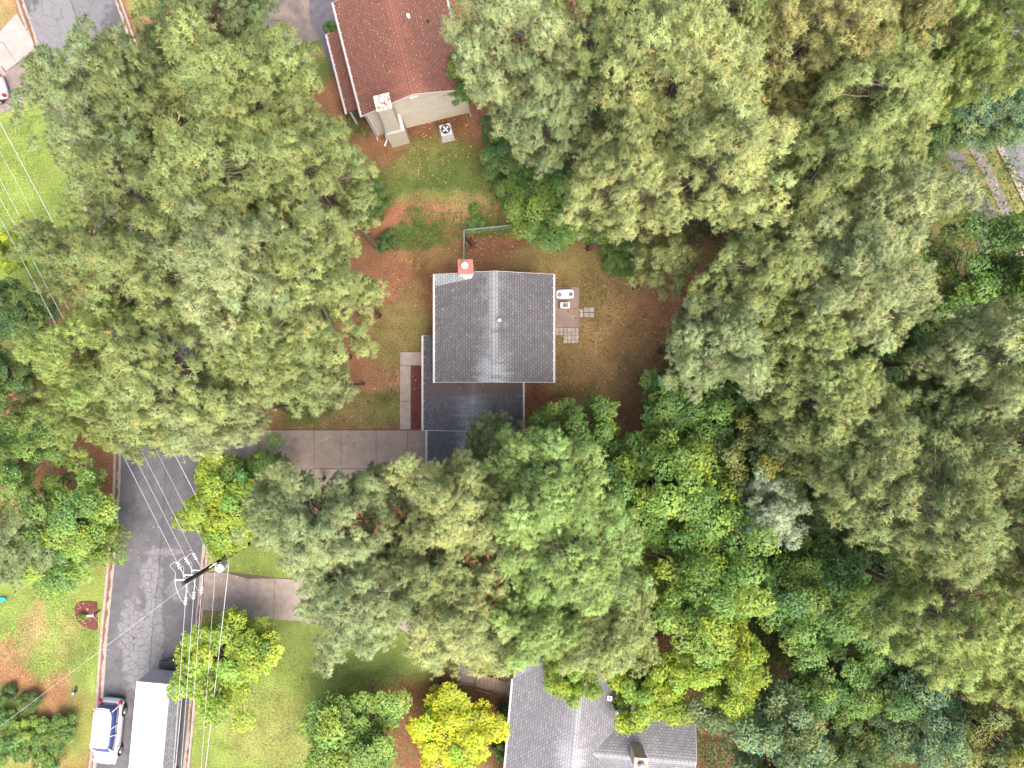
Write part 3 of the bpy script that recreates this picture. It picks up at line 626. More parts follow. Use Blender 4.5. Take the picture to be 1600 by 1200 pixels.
# lapped boards on the gable that faces the yard
sb = MB(); wy = .25
zt = 4.9 + 1.4 * .25 / 3.9 - .14
z = .12
while z < 6.1:
    zz = z + .19; half = 3.65 if zz < zt else max(0, (6.16 - zz) / (6.16 - zt) * 3.65)
    if half > .15:
        sb.add([(-half, wy - .034, z), (half, wy - .034, z), (half, wy - .008, zz), (-half, wy - .008, zz), (-half, wy + .02, z), (half, wy + .02, z)], [(0, 1, 2, 3), (0, 4, 5, 1)])
    z += .19
sb.build('siding', M_WALLC, RO)
for s in (-1, 1): MB().bbox((s * 3.6 - .06, wy - .05, 0), (s * 3.6 + .06, wy + .02, 4.78)).build('corner_board', M_TRIM, RO)
MB().bbox((-.32, -.06, 5.35), (.32, .22, 5.75)).build('gable_vent', M_GUTTER, RO)
ch = MB().bbox((-2.05 - .72, -.95, -.1), (-2.05 + .72, wy, 2.75)).build('chimney', M_WALLC, RO)
sh = MB(); sh.rings([[(-2.05 - .72, -.95, 2.75), (-2.05 + .72, -.95, 2.75), (-2.05 + .72, wy, 2.75), (-2.05 - .72, wy, 2.75)], [(-2.05 - .48, -.95, 3.2), (-2.05 + .48, -.95, 3.2), (-2.05 + .48, wy, 3.2), (-2.05 - .48, wy, 3.2)]])
sh.build('shoulder', M_WHITE, ch)
MB().bbox((-2.05 - .48, -.95, 3.2), (-2.05 + .48, .02, 7.25)).build('chimney_stack', M_WALLC, ch)
MB().bbox((-2.05 - .54, -1.0, 7.25), (-2.05 + .54, .07, 7.31)).build('chimney_cap', M_RUST, ch)
MB().lathe((-2.05, -.45, 7.31), [(.19, 0), (.19, .3), (.22, .3), (.22, .46), (.18, .5), (0, .51)], 18).build('flue', M_METAL, ch, True)
downspout(RO, (3.8, .12, 4.8), (3.72, .12, 0)); downspout(RO, (-3.72, .12, 4.8), (-3.72, .12, 0))
MB().tube([(-3.0, .1, .35), (-3.0, -.35, .30), (-3.3, -.7, .1)], .06, 8).build('drain_pipe', M_WHITE, RO)
MB().bbox((-2.95, -.3, 0), (-2.6, .15, .5)).build('meter_box', M_DARKM, RO)
for lx, ly, r_, h_, m_ in ((1.02, 5.4, .11, .35, M_WHITE), (2.25, 5.0, .08, .25, M_DARKM)):
    zz = 6.3 - abs(lx) / 3.9 * 1.4 - .05
    MB().lathe((lx, ly, zz), [(r_ * 1.5, 0), (r_, .08), (r_, h_), (r_ * .6, h_ + .03)], 14).build('roof_vent', m_, RO, True)
window(RO, (3.66, 4, 3.6), 1, 1.2, R(-90))

# --- the silver-grey roof at the bottom
BO = thing('house', 'pale silver grey cross gabled house with beige chimney, bottom edge of the picture', 'house', (4.6, -22.8, 0), R(-5.0))
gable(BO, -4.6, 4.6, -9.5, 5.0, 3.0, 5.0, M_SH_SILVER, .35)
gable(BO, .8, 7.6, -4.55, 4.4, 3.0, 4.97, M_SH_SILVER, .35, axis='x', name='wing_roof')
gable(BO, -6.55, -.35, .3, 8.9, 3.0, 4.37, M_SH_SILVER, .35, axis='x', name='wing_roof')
gutter(BO, (-4.605, .75, 3.0), (-4.605, -9.55, 3.0))
downspout(BO, (-4.62, .6, 2.9), (-4.3, .6, 0))
c0 = W(994, 1162, 4.0); d = c0 - Vector((4.6, -22.8, 0)); a_ = R(5.0)
lx = d.x * math.cos(a_) - d.y * math.sin(a_); ly = d.x * math.sin(a_) + d.y * math.cos(a_)
ch = MB().bbox((lx - .42, ly - .8, 2.5), (lx + .42, ly, 6.0)).build('chimney', mat('beige_stucco', (.40, .33, .26), .85, .1, 3, .2, 40), BO)
MB().bbox((lx - .47, ly - .85, 6.0), (lx + .47, ly + .05, 6.06)).build('chimney_cap', mat('flaked_red_cap', (.6, .5, .5), .6, .1, build=rust), ch)
MB().lathe((lx + .05, ly - .42, 6.06), [(.24, 0), (.24, .25), (.28, .25), (.28, .38), (0, .44)], 16).build('flue', M_METAL, ch, True)
def BL(px, py, z):
    d = W(px, py, z) - Vector((4.6, -22.8, 0)); return d.x * math.cos(a_) - d.y * math.sin(a_), d.x * math.sin(a_) + d.y * math.cos(a_)
for px, py, k in ((953, 1092, 0), (961, 1102, 1), (980, 1157, 2)):
    lx, ly = BL(px, py, 4.2); zz = 5 - abs(lx) / 4.6 * 2.0
    if k == 0:
        o = MB().box((lx, ly, zz + .07), (.34, .34, .22), 0).build('roof_vent', M_METAL, BO); MB().lathe((lx - .03, ly + .03, zz + .18), [(.07, 0), (.07, .06)], 10).build('vent_hole', M_DARKM, o)
    elif k == 1:
        o = MB().lathe((lx, ly, zz - .1), [(.22, 0), (.15, .12), (.13, .2), (.13, 1.5), (.13, 1.55)], 14).build('flue_pipe', mat('black_pipe', (.02, .022, .03), .35, .1), BO, True); MB().lathe((lx, ly, zz + 1.45), [(.18, 0), (.18, .14), (.05, .2)], 14).build('pipe_cap', M_METAL, o, True)
    else: MB().lathe((lx, ly, zz - .05), [(.16, 0), (.1, .06), (.1, .3), (.07, .31)], 12).build('roof_vent', M_DARKM, BO, True)
window(BO, (-4.26, -3, 1.6), 1.2, 1.2, R(90)); window(BO, (-4.26, -6, 1.6), 1.2, 1.2, R(90))

# ------------------------------------------------------------------ patio and what stands on it
patio = MB().prism([W(*p) for p in ccw([(862, 449), (905, 449), (904, 511.5), (862, 511.5)])], -.05, .06).build('patio', mat('brown_patio_concrete', (.200, .150, .128), .85, .1, 1.5, .25, 60, build=stain_build((.15, .11, .09), .5, .9)))
struct(patio)
M_PAVER = [mat('paver_%s' % k, c, .85, .12, 4, .3, 60) for k, c in (('warm', (.275, .235, .205)), ('grey', (.255, .235, .215)), ('pale', (.31, .275, .245)))]
random.seed(3)
def pavers(name, cells, parent_poly):
    base = MB().prism([W(*p) for p in ccw(parent_poly)], -.05, .018).build(name, M_JOINT); struct(base)
    for i, (xa, ya, xb, yb) in enumerate(cells):
        a0, b0 = W(xa, yb), W(xb, ya); w, h = b0.x - a0.x - .022, b0.y - a0.y - .022
        o = MB().cbox((0, 0, 0), (w, h, .05), .012).build('paver', M_PAVER[random.randrange(3)], base)
        o.location = ((a0.x + b0.x) / 2, (a0.y + b0.y) / 2, .012 + random.uniform(-.004, .008)); o.rotation_euler = (0, 0, random.uniform(-.015, .015))
cells = []
xs = [861, 867.5, 873.6, 880, 886.6, 892.8, 898.8, 904]; ys = [512, 518, 524.2, 530.6, 536.4]
for r_ in range(4):
    for c_ in range(7):
        if r_ >= 2 and c_ < 3: continue
        cells.append((xs[c_], ys[r_], xs[c_ + 1], ys[r_ + 1]))
pavers('paver_terrace', cells, [(861, 511.7), (904.3, 511.7), (904.3, 536.7), (879.7, 536.7), (879.7, 524.5), (861, 524.5)])
pavers('paver_pad', [(905.5, 483, 911.5, 488.3), (905.5, 488.6, 911.5, 495.5), (912, 480.2, 920.2, 487.8), (920.4, 480, 928.3, 487.7), (912.2, 488.4, 920.3, 496.3), (920.6, 488.2, 928.6, 496.2)], [(905.2, 482.7), (911.8, 482.7), (911.8, 479.8), (928.8, 479.8), (928.8, 496.6), (911.8, 496.6), (911.8, 495.8), (905.2, 495.8)])

def sup(a, b, n=40, e=4.0, cx=0, cy=0):
    out = []
    for i in range(n):
        t = 2 * math.pi * i / n; c, s = math.cos(t), math.sin(t)
        out.append((cx + a * math.copysign(abs(c) ** (2 / e), c), cy + b * math.copysign(abs(s) ** (2 / e), s)))
    return out
M_TUB = mat('white_plastic', (.60, .59, .61), .4, .04, 3)
M_SWIRL = mat('grey_mesh', (.17, .19, .24), .6, .35, 22)
p = W(883, 459.5, .5); T_ = thing('oblong_tub', 'oblong white rounded tub with two grey round patches on the patio', 'tub', (p.x, p.y, .06), R(2))
mb = MB(); mb.rings([[(x, y, z) for x, y in sup(a, b, 40, 5)] for a, b, z in ((.62, .30, 0), (.67, .34, .08), (.68, .35, .42), (.66, .335, .47), (.63, .31, .48), (.56, .24, .44))]); mb.build('shell', M_TUB, T_, True)
for s in (-1, 1):
    o = MB().lathe((s * .44, -.02, .435), [(.17, 0), (.17, .035), (.11, .045), (.10, .03), (.05, .05), (0, .055)], 20).build('round_grille', M_SWIRL, T_, True)
    for k in range(5): MB().box((s * .44 + .09 * math.cos(k * 1.256), -.02 + .09 * math.sin(k * 1.256), .485), (.09, .03, .012), k * 1.256 + .7).build('grille_rib', M_DARKM, o)
p = W(883, 476.8, .7); T_ = thing('condenser_unit', 'white air conditioner with green black fan grille on the patio', 'air conditioner', (p.x, p.y, .06))
MB().cbox((0, 0, .03), (.74, .44, .62), .03).build('case', M_TUB, T_); MB().bbox((-.3, -.16, 0), (.3, .16, .05)).build('base', M_DARKM, T_)
M_GRILLE = mat('green_black_grille', (.05, .075, .065), .5, .3, 20)
o = MB().bbox((-.20, -.155, .652), (.21, .155, .662)).build('fan_grille', M_GRILLE, T_)
for r_ in (.05, .10, .145):
    MB().rings([[(r_ * math.cos(t * .3142) * q, r_ * math.sin(t * .3142) * q, z) for t in range(20)] for q, z in ((.86, .664), (1, .672), (1.12, .664))], False).build('grille_ring', M_SWIRL, o)
# the other condenser
p = W(697, 205, .5); T_ = thing('condenser_unit', 'grey square air conditioner with round black fan beside cream siding', 'air conditioner', (p.x, p.y, 0), R(14))
MB().cbox((0, -.06, .0), (1.02, 1.25, .09), .02).build('pad', M_PALE, T_)
MB().cbox((0, .03, .09), (.84, .84, .70), .03).build('case', mat('grey_enamel', (.42, .43, .45), .5, .08), T_)
o = MB().lathe((0, .05, .79), [(.36, 0), (.36, .02), (.33, .025), (.32, .012), (0, .012)], 24).build('fan_guard', M_DARKM, T_, True)
for k in range(4): MB().box((.15 * math.cos(k * 1.57 + .5), .05 + .15 * math.sin(k * 1.57 + .5), .812), (.24, .12, .008), k * 1.57 + .5).build('fan_blade', M_METAL, o)
MB().lathe((0, .05, .815), [(.08, 0), (.08, .03), (0, .035)], 12).build('fan_hub', M_METAL, o, True)
MB().tube([(-.42, .3, .4), (-.6, .5, .5), (-.62, .78, .7)], .03, 6).build('pipe', M_DARKM, T_)

# chain-link fence
M_FENCE = mat('fence_green_grey', (.20, .25, .23), .5, .15, 6, metal=.2)
f0, f1, f2 = W(724.5, 408, 1.2), W(724.5, 359.5, 1.2), W(838, 347.5, 1.2)
FE = thing('chain_link_fence', 'green grey chain link fence turning a corner above the chimney', 'fence', (f1.x, f1.y, 0))
o3 = Vector((f1.x, f1.y, 0))
for a3, b3 in ((f0, f1), (f1, f2)):
    MB().tube([a3 - o3, b3 - o3], .028, 8).build('top_rail', M_FENCE, FE)
    L = (b3 - a3).length; k = max(1, round(L / 2.2)); d = (b3 - a3) / k
    for i in range(k + 1):
        q = a3 + d * i - o3
        if a3 is f1 and i == 0: continue
        MB().tube([(q.x, q.y, 0), (q.x, q.y, 1.22)], .03, 8).build('post', M_FENCE, FE)
    mesh = MB(); u = (b3 - a3).normalized(); nn = int(L / .12)
    for i in range(nn):
        for s in (0, 1):
            p0 = a3 - o3 + u * (i * .12); run = min(1.15, L - i * .12) if not s else min(1.15, i * .12)
            if run < .1: continue
            e = p0 + u * (run if not s else -run); mesh.tube([(p0.x, p0.y, .03), (e.x, e.y, .03 + run)], .005, 3)
    mesh.build('wire_mesh', M_FENCE, FE, kind='stuff')
# dead brush in the fence corner
BR = thing('brush_pile', 'small dark brown brush pile in the fence corner', 'brush pile', W(733, 378)); bm_ = MB(); random.seed(8)
for i in range(70):
    a4 = random.uniform(0, 6.28); rr = random.uniform(0, .5); q = Vector((rr * math.cos(a4), rr * math.sin(a4) * 1.2 - .1, random.uniform(.02, .22))); dd = Vector((random.uniform(-1, 1), random.uniform(-1, 1), random.uniform(-.2, .4))) * .35
    bm_.tube([q, q + dd], .022, 4, .008)
bm_.build('twigs', mat('dark_bark', (.035, .022, .017), .9, .3), BR)

# ------------------------------------------------------------------ steps and retaining kerb by the lower house
ST = thing('garden_steps', 'weathered brown flight of steps down to the silver roofed house', 'steps', W(760, 1065)); o3 = ST.location
M_STEP = mat('step_timber', (.175, .125, .095), .9, .2, 5, .4, 30)
def SL(px, py, z=0): return W(px, py, 0) - o3
MB().prism([SL(*p) for p in ccw([(715, 1038), (745, 1050), (743, 1069), (700, 1070), (720, 1066)])], 0, .06).build('landing', M_DRIVE_B, ST)
for i in range(8):
    xa = 744 + i * 6.1; ya = 1049 + i * 2.0; yb = 1069 + i * 1.75
    MB().prism([SL(*p) for p in ccw([(xa, ya), (xa + 5.7, ya + 1.9), (xa + 5.5, yb + 1.7), (xa - .2, yb)])], -.05, .06 + .055 * (8 - i) * .5).build('tread', M_STEP, ST)
MB().prism([SL(*p) for p in ccw([(793, 1064), (830, 1062), (830, 1092), (792, 1090), (791, 1083)])], 0, .06).build('lower_landing', M_DRIVE_B, ST)
M_RAIL = mat('edging_stone', (.16, .12, .10), .9, .2)
MB().tube([SL(742, 1070) + Vector((0, 0, .1)), SL(790, 1084) + Vector((0, 0, .1)), SL(790, 1094) + Vector((0, 0, .1)), SL(805, 1096) + Vector((0, 0, .1))], .055, 6).build('edging', M_RAIL, ST)
MB().tube([SL(719, 1067) + Vector((0, 0, .12)), SL(742, 1069) + Vector((0, 0, .12))], .05, 6).build('edging', M_RAIL, ST)
MB().tube([SL(744, 1077) + Vector((0, 0, .05)), SL(768, 1084) + Vector((0, 0, .05))], .03, 6).build('edging', M_PALE, ST)

# ------------------------------------------------------------------ mailbox bed
bed = [(152, 941), (153, 983), (146, 984), (133, 980), (122, 971), (117.5, 960), (118, 946), (126, 939.5), (140, 939)]
struct(MB().prism([W(*p) for p in ccw(bed)], -.02, .05).build('mulch_bed', M_MULCH))
bp = W(142.5, 961.5, 1.15); MBX = thing('mailbox', 'grey mailbox on a short post in the mulch bed by the kerb', 'mailbox', (bp.x, bp.y, .04), R(4))
MB().bbox((-.05, -.05, 0), (.05, .05, 1.05)).build('post', mat('post_wood', (.06, .05, .045), .9, .2), MBX)
mb = MB(); prof = [(-.1, 0), (.1, 0), (.1, .13)] + [(.1 * math.cos(t * math.pi / 8), .13 + .1 * math.sin(t * math.pi / 8)) for t in range(1, 8)] + [(-.1, .13)]
mb.rings([[(xx, a5, 1.05 + b5) for a5, b5 in prof] for xx in (-.27, .27)]); o = mb.build('box', mat('mailbox_grey', (.42, .42, .47), .5, .1), MBX); MB().bbox((.272, -.1, 1.06), (.285, .1, 1.24)).build('door', M_DARKM, o)
MB().bbox((.05, .102, 1.2), (.08, .115, 1.36)).build('flag', mat('flag_red', (.5, .03, .02), .5, .05), MBX)
# little things on the left lawn
p = W(4, 936); TY = thing('plastic_toy', 'small bright blue plastic toy lying on the lawn, left edge', 'toy', (p.x, p.y, 0), R(15)); M_BLUE = mat('blue_plastic', (.02, .28, .52), .35, .12, 6)
mb = MB(); mb.rings([[(x, y, z) for x, y in sup(a, b, 24, 3)] for a, b, z in ((.28, .12, 0), (.36, .17, .1), (.34, .15, .24), (.24, .08, .2))]); mb.build('tray', M_BLUE, TY, True); MB().tube([(.3, 0, .2), (.42, .03, .3), (.46, .08, .12)], .035, 6).build('handle', M_BLUE, TY)
p = W(119, 1080); GL = thing('garden_light', 'small black garden light with a white tip on the lawn', 'light', (p.x, p.y, 0), R(-8)); MB().lathe((0, 0, 0), [(.05, 0), (.05, .2), (.12, .24), (.13, .32), (.06, .38)], 12).build('stem', M_DARKM, GL, True)
MB().lathe((0, 0, .38), [(.09, 0), (.09, .05), (0, .1)], 12).build('cap', M_WHITE, GL, True); MB().box((.0, .2, .06), (.16, .34, .1), .1).build('base', M_DARKM, GL)

# ------------------------------------------------------------------ vehicles
M_TYRE = mat('tyre_rubber', (.015, .015, .016), .85, .1); M_RIM = mat('alloy_rim', (.5, .5, .53), .3, .05, metal=.8)
M_CARGL = mat('car_glass', (.035, .050, .150), .06, .05, spec=.9); M_TAIL = mat('tail_light_red', (.40, .015, .03), .25, .1)  # blue of the reflected sky is put into the glass colour
M_WCAR = mat('white_car_paint', (.60, .59, .64), .25, .02, 2, spec=.6); M_SILV = mat('silver_car_paint', (.40, .41, .44), .3, .03, 2, metal=.4)
def wheel(root, x, y, r=.34, w=.22):
    s = 1 if y > 0 else -1
    def ring(rr, yy): return [(x + rr * math.cos(t * math.pi / 12), yy, r + rr * math.sin(t * math.pi / 12)) for t in range(24)]
    o = MB().rings([ring(r * .7, y - s * w / 2), ring(r * .97, y - s * w / 2), ring(r, y - s * w / 3), ring(r, y + s * w / 3), ring(r * .97, y + s * w / 2), ring(r * .66, y + s * w / 2)]).build('wheel', M_TYRE, root)
    rim = MB(); rim.rings([ring(r * .64, y + s * (w / 2 - .02)), ring(r * .60, y + s * (w / 2 + .012))])
    for k in range(5):
        a6 = k * 1.2566; rim.box((x + r * .33 * math.cos(a6), y + s * (w / 2 + .014), r + r * .33 * math.sin(a6)), (r * .55, .02, .06), 0, 0, -a6)
    rim.build('rim', M_RIM, o)
def car(name, label, loc, rz, paint, L=4.75, Wd=1.88, roof_h=1.68, cab=(-2.22, 1.15), roofx=(-1.9, .25), estate=True, light_ring=True, rails=True):
    """nose towards +x"""
    c = thing(name, label, 'car', loc, rz); hl = L / 2; hw = Wd / 2; n = 48
    def ring(x0_, x1_, w_, z, e=4.5, zt=None): 
        return [(x, y, z if zt is None else zt(x)) for x, y in sup((x1_ - x0_) / 2, w_, n, e, (x0_ + x1_) / 2)]
    bonnet = lambda x: .98 - .16 * max(0, (x - .9) / (hl - .9)) ** 1.5
    MB().rings([ring(-hl + .12, hl - .15, hw - .08, .22), ring(-hl + .02, hl - .02, hw - .02, .36), ring(-hl, hl, hw, .55), ring(-hl + .02, hl - .04, hw - .005, .75), ring(-hl + .10, hl - .16, hw - .06, 0, 4, lambda x: bonnet(x) - .05), ring(-hl + .16, hl - .24, hw - .13, 0, 4, bonnet)]).build('body', paint, c, True)
    MB().rings([ring(-hl - .04, -hl + .5, hw - .06, .32, 3), ring(-hl - .06, -hl + .5, hw - .03, .5, 3), ring(-hl - .02, -hl + .5, hw - .06, .64, 3)]).build('bumper', mat(name + '_bumper', (.30, .30, .32), .5, .1), c, True)
    zc = .93
    g0, g1 = cab; r0, r1 = roofx; rh = roof_h
    gl = MB().rings([ring(g0, g1, hw - .10, zc, 5), ring(g0 * .55 + r0 * .45, g1 * .55 + r1 * .45, hw - .17, (zc + rh) / 2, 5), ring(r0, r1, hw - .27, rh - .07, 5)]).build('cabin_glass', M_CARGL, c, True)
    MB().rings([ring(r0 - .05, r1 + .04, hw - .255, rh - .085, 5), ring(r0 - .03, r1 + .0, hw - .27, rh - .02, 5), ring(r0 + .1, r1 - .12, hw - .40, rh + .01, 5)]).build('roof', paint, c, True)
    for s in (-1, 1):
        for xa, xb in ((g0 + .06, r0 + .03), (g0 * .5 + .35, r0 * .5 + .3), (.05 * 1 - .1, -.2), (g1 - .08, r1 - .02)):
            if rails is False and xa < g0 + .3: continue
            MB().tube([(xa, s * (hw - .095), zc), ((xa + xb) / 2, s * (hw - .16), (zc + rh) / 2), (xb, s * (hw - .255), rh - .08)], .042, 6).build('pillar', paint, c)
        if rails: MB().tube([(r0 + .15, s * (hw - .33), rh + .03), (r0 + .25, s * (hw - .33), rh + .06), (r1 - .35, s * (hw - .33), rh + .06), (r1 - .25, s * (hw - .33), rh + .02)], .022, 6).build('roof_rail', M_RIM, c)
        MB().box((-hl + .12, s * (hw - .14), .84), (.22, .20, .24), s * .25).build('tail_light', M_TAIL, c)
        MB().box((hl - .25, s * (hw - .24), .72), (.26, .30, .14), -s * .4).build('headlight', M_WHITE, c)
        MB().cbox((.95, s * (hw + .09), .93), (.12, .2, .14), .03).build('mirror', paint, c)
        for xw in (-hl + .95, hl - .95):
            MB().rings([[(xw + .40 * math.cos(t * math.pi / 12), y_, .36 + .40 * math.sin(t * math.pi / 12)) for t in range(24)] for y_ in (s * (hw - .25), s * (hw + .004))]).build('wheel_arch', M_DARKM, c)
            wheel(c, xw, s * (hw - .09), .35)
        for xd in (-.35, .75): MB().box((xd, s * (hw - .002), .82), (.18, .03, .03)).build('door_handle', M_RIM, c)
    MB().box((-hl + .06, 0, .72), (.06, .42, .12)).build('number_plate', M_WHITE, c)
    MB().tube([(r0 - .10, -.5, rh - .04), (r0 - .16, 0, rh - .02), (r0 - .10, .5, rh - .04)], .035, 6).build('spoiler', paint, c)
    return c
p = W(177, 1136, .0); car('parked_car', 'white estate car with red tail lights parked beside the white truck', (p.x, p.y, .03), R(-96), M_WCAR, L=4.95, Wd=1.9, roof_h=1.78, cab=(-2.36, 1.55), roofx=(-2.1, .75))
p = W(-22, 152, .0); car('parked_car', 'white car cut by the left edge on the brown parking pad', (p.x - .25, p.y, .03), R(196), M_WCAR, L=4.5, cab=(-1.9, 1.0), roofx=(-1.0, .1), roof_h=1.45, rails=False)

tz = 3.35; ca = W(213, 1068, tz); cb = W(265, 1069, tz); mid = (ca + cb) / 2
TR = thing('box_truck', 'white box truck with rows of dark lettering parked at the kerb', 'truck', (mid.x, mid.y, 0.02), R(-95.2))
M_TRK = mat('truck_white', (.56, .55, .595), .4, .03, .8, spec=.4)
BW = 2.42; BLn = 7.4
MB().bbox((0, -BW / 2, .95), (BLn, BW / 2, tz - .03)).build('cargo_box', M_TRK, TR)
MB().bbox((.02, -BW / 2 + .02, tz - .03), (BLn - .02, BW / 2 - .02, tz)).build('roof_panel', M_TRK, TR)
for i in range(10): MB().box((.5 + i * .72, 0, tz + .004), (.02, BW - .15, .008)).build('roof_seam', mat('seam_grey', (.6, .6, .64), .5, .05) if i == 0 else bpy.data.materials['seam_grey'], TR)
M_DOORG = mat('roll_door_grey', (.42, .40, .44), .6, .12, 3)
dr = MB().bbox((-.03, -BW / 2 + .12, 1.0), (-.002, BW / 2 - .12, tz - .14)).build('roll_door', M_DOORG, TR)
for i in range(5): MB().bbox((-.05, -BW / 2 + .14, 1.05 + i * .42), (-.031, BW / 2 - .14, 1.43 + i * .42)).build('door_slat', M_DOORG, dr)
for s in (-1, 1): MB().bbox((-.06, s * (BW / 2 - .06) - .055, .95), (.0, s * (BW / 2 - .06) + .055, tz - .02)).build('door_frame', M_TRK, TR)
MB().bbox((-.06, -BW / 2 + .11, tz - .13), (-.001, BW / 2 - .11, tz - .02)).build('door_header', M_TRK, TR)
MB().bbox((-.55, -.95, .50), (.0, .95, .60)).build('rear_step', M_DARKM, TR)
o = MB().bbox((-.75, -.2, .45), (-.55, .2, .70)).build('tow_hitch', M_DARKM, TR); MB().lathe((-.82, .35, .4), [(.12, 0), (.12, .25), (.05, .3)], 10).build('jack', M_DARKM, o)
MB().bbox((.2, -.45, .55), (BLn + 1.9, .45, .95)).build('chassis', M_DARKM, TR)
for s in (-1, 1):
    for xw in (1.6, BLn + 1.0): wheel(TR, xw, s * (BW / 2 - .18), .48, .3)
    MB().bbox((.05, s * (BW / 2 + .012) - .011, .97), (BLn - .05, s * (BW / 2 + .012) + .011, 1.06)).build('side_rail', M_METAL, TR)
MB().rings([[(x, y, z) for x, y in sup(a7, 1.05, 28, 6, cx7)] for a7, cx7, z in ((1.15, BLn + 1.2, .5), (1.15, BLn + 1.2, 1.5), (.95, BLn + 1.02, 2.3), (.85, BLn + .95, 2.45))]).build('cab', M_TRK, TR, True)
MB().box((BLn + 2.12, 0, 1.85), (.06, 1.7, .6), 0, 0, -.3).build('windscreen', M_CARGL, TR)
# rows of lettering on the kerb side: too small to read, so only the broken rows of marks are there
MB().bbox((.06, BW / 2 + .0005, 1.07), (BLn - .06, BW / 2 + .004, tz - .12)).build('side_shade', mat('side_shade_grey', (.27, .27, .31), .6, .08), TR)  # grey sheet paints the shaded side onto the white box
M_INK = mat('lettering_ink', (.05, .05, .065), .6, .1); lt = MB(); random.seed(12)
for row, (zr_, hgt) in enumerate(((2.95, .15), (2.62, .20), (2.30, .14), (2.02, .14), (1.74, .16), (1.44, .12))):
    x = random.uniform(.4, .9) + (row % 3) * .25
    while x < BLn - .6:
        w_ = random.uniform(.05, .12)
        if random.random() < .82:
            yy = BW / 2 + .007
            lt.box((x + w_ / 2, yy, zr_ + hgt / 2 + random.uniform(-.01, .01)), (w_ * .5, .006, hgt))
            if random.random() < .7: lt.box((x + w_ / 2 + .02, yy, zr_ + random.choice((.02, hgt / 2, hgt - .02))), (w_ * .8, .0062, .035))
        x += w_ + random.uniform(.015, .05)
        if random.random() < .12: x += .16
lt.build('lettering', M_INK, TR, kind='stuff')
MB().bbox((.3, BW / 2 + .0045, 1.18), (BLn - .6, BW / 2 + .009, 1.30)).build('dark_band', M_INK, TR)

# ------------------------------------------------------------------ power pole and its wires
pb = Vector((-412 / FPX * 55, -250 / FPX * 55, 0))
M_POLE = mat('creosoted_pole', (.030, .026, .022), .85, .3, 6, .5, 30); M_PORC = mat('porcelain', (.58, .59, .62), .3, .05); M_WIRE = mat('aluminium_wire', (.36, .36, .39), .45, .05); M_XFMR = mat('transformer_grey', (.58, .60, .62), .45, .06)
PP = thing('power_pole', 'dark wooden power pole with white insulators and a grey transformer', 'power pole', pb)
MB().tube([(0, 0, -.2), (0, 0, 5), (0, 0, 10.9)], .19, 14, .12).build('pole', M_POLE, PP)
ZA, ZB, ZC_ = 10.35, 9.2, 8.05
dN = Vector((-.472, .882, 0)); dS = Vector((-.085, -.996, 0))
def insul(root, a, d, n=3):
    m = MB(); d = d.normalized(); q = d.orthogonal().normalized(); b_ = d.cross(q)
    rs = []; prof = [(.03, 0)]
    for i in range(n): z = .06 + i * .17; prof += [(.03, z), (.115, z + .035), (.115, z + .065), (.04, z + .10)]
    prof += [(.03, n * .17 + .06)]
    for r_, z in prof: rs.append([a + d * z + (q * math.cos(t * .6283) + b_ * math.sin(t * .6283)) * r_ for t in range(10)])
    return m.rings(rs).build('insulator', M_PORC, root, True)
def sag(a, b, s=.6, n=14):
    a, b = Vector(a), Vector(b); return [a.lerp(b, i / n) - Vector((0, 0, s * 4 * (i / n) * (1 - i / n))) for i in range(n + 1)]
wires = []
for z, nm, lab in ((ZA, 'high', 'top'), (ZB, 'mid', 'middle'), (ZC_, 'low', 'lowest')):
    top = Vector((0, 0, z)); sN = top + dN * .85; sS = top + dS * .95
    MB().tube([top, sN], .022, 6).build('tension_strap', M_METAL, PP); MB().tube([top, sS], .022, 6).build('tension_strap', M_METAL, PP)
    insul(PP, sN, dN); insul(PP, sS, dS)
    arm = top + Vector((-.75, .05, -.15)); MB().tube([top + Vector((0, 0, -.15)), arm], .035, 6).build('standoff_arm', M_PORC, PP)
    MB().lathe(arm + Vector((0, 0, -.02)), [(.04, 0), (.09, .04), (.09, .09), (.04, .12), (.04, .2)], 10).build('post_insulator', M_PORC, PP, True)
    e0, e1 = sN + dN * .58, sS + dS * .58
    jm = [e0, e0 + Vector((-.5, -.35, -.2)), arm + Vector((-.02, .5, .12)), arm + Vector((0, 0, .2)), arm + Vector((.05, -.5, .12)), e1 + Vector((-.45, .5, -.2)), e1]
    MB().tube(smooth_line(jm, 5), .018, 5).build('jumper', M_WIRE, PP)
    tag(MB().tube(sag(pb + e0, pb + e0 + dN * 62, .8), .012, 5).build('power_line', M_WIRE), '%s overhead wire running from the pole up towards the pines' % lab, 'wire', 'wires north of the pole')
    tag(MB().tube(sag(pb + e1, pb + e1 + dS * 55, .5), .012, 5).build('power_line', M_WIRE), '%s overhead wire running from the pole down past the truck' % lab, 'wire', 'wires south of the pole')
# neutral and the bundled service cable
ZN, ZT = 6.6, 5.6
MB().tube([(0, 0, ZN), (.45, .1, ZN)], .03, 6).build('bracket', M_METAL, PP)
qn = pb + Vector((.2, -.1, ZN)); tag(MB().tube(sag(qn, qn + dN * 64, .9), .010, 5).build('power_line', M_WIRE), 'thin neutral wire crossing the road beside three thicker wires', 'wire', 'wires north of the pole')
tag(MB().tube(sag(qn, qn + dS * 56, .7), .010, 5).build('power_line', M_WIRE), 'thin neutral wire over the lime tree south of the pole', 'wire', 'wires south of the pole')
qt = pb + Vector((.75, .1, ZT)); tag(MB().tube(sag(qt, qt + dN * 66, .7), .021, 6).build('service_cable', M_WIRE), 'thick pale cable nearest the house, running up the road', 'cable')
tag(MB().tube(sag(qt, qt + Vector((-.13, -.99, 0)) * 56, .9), .021, 6).build('service_cable', M_WIRE), 'thick pale cable from the transformer down over the lower lawn', 'cable')
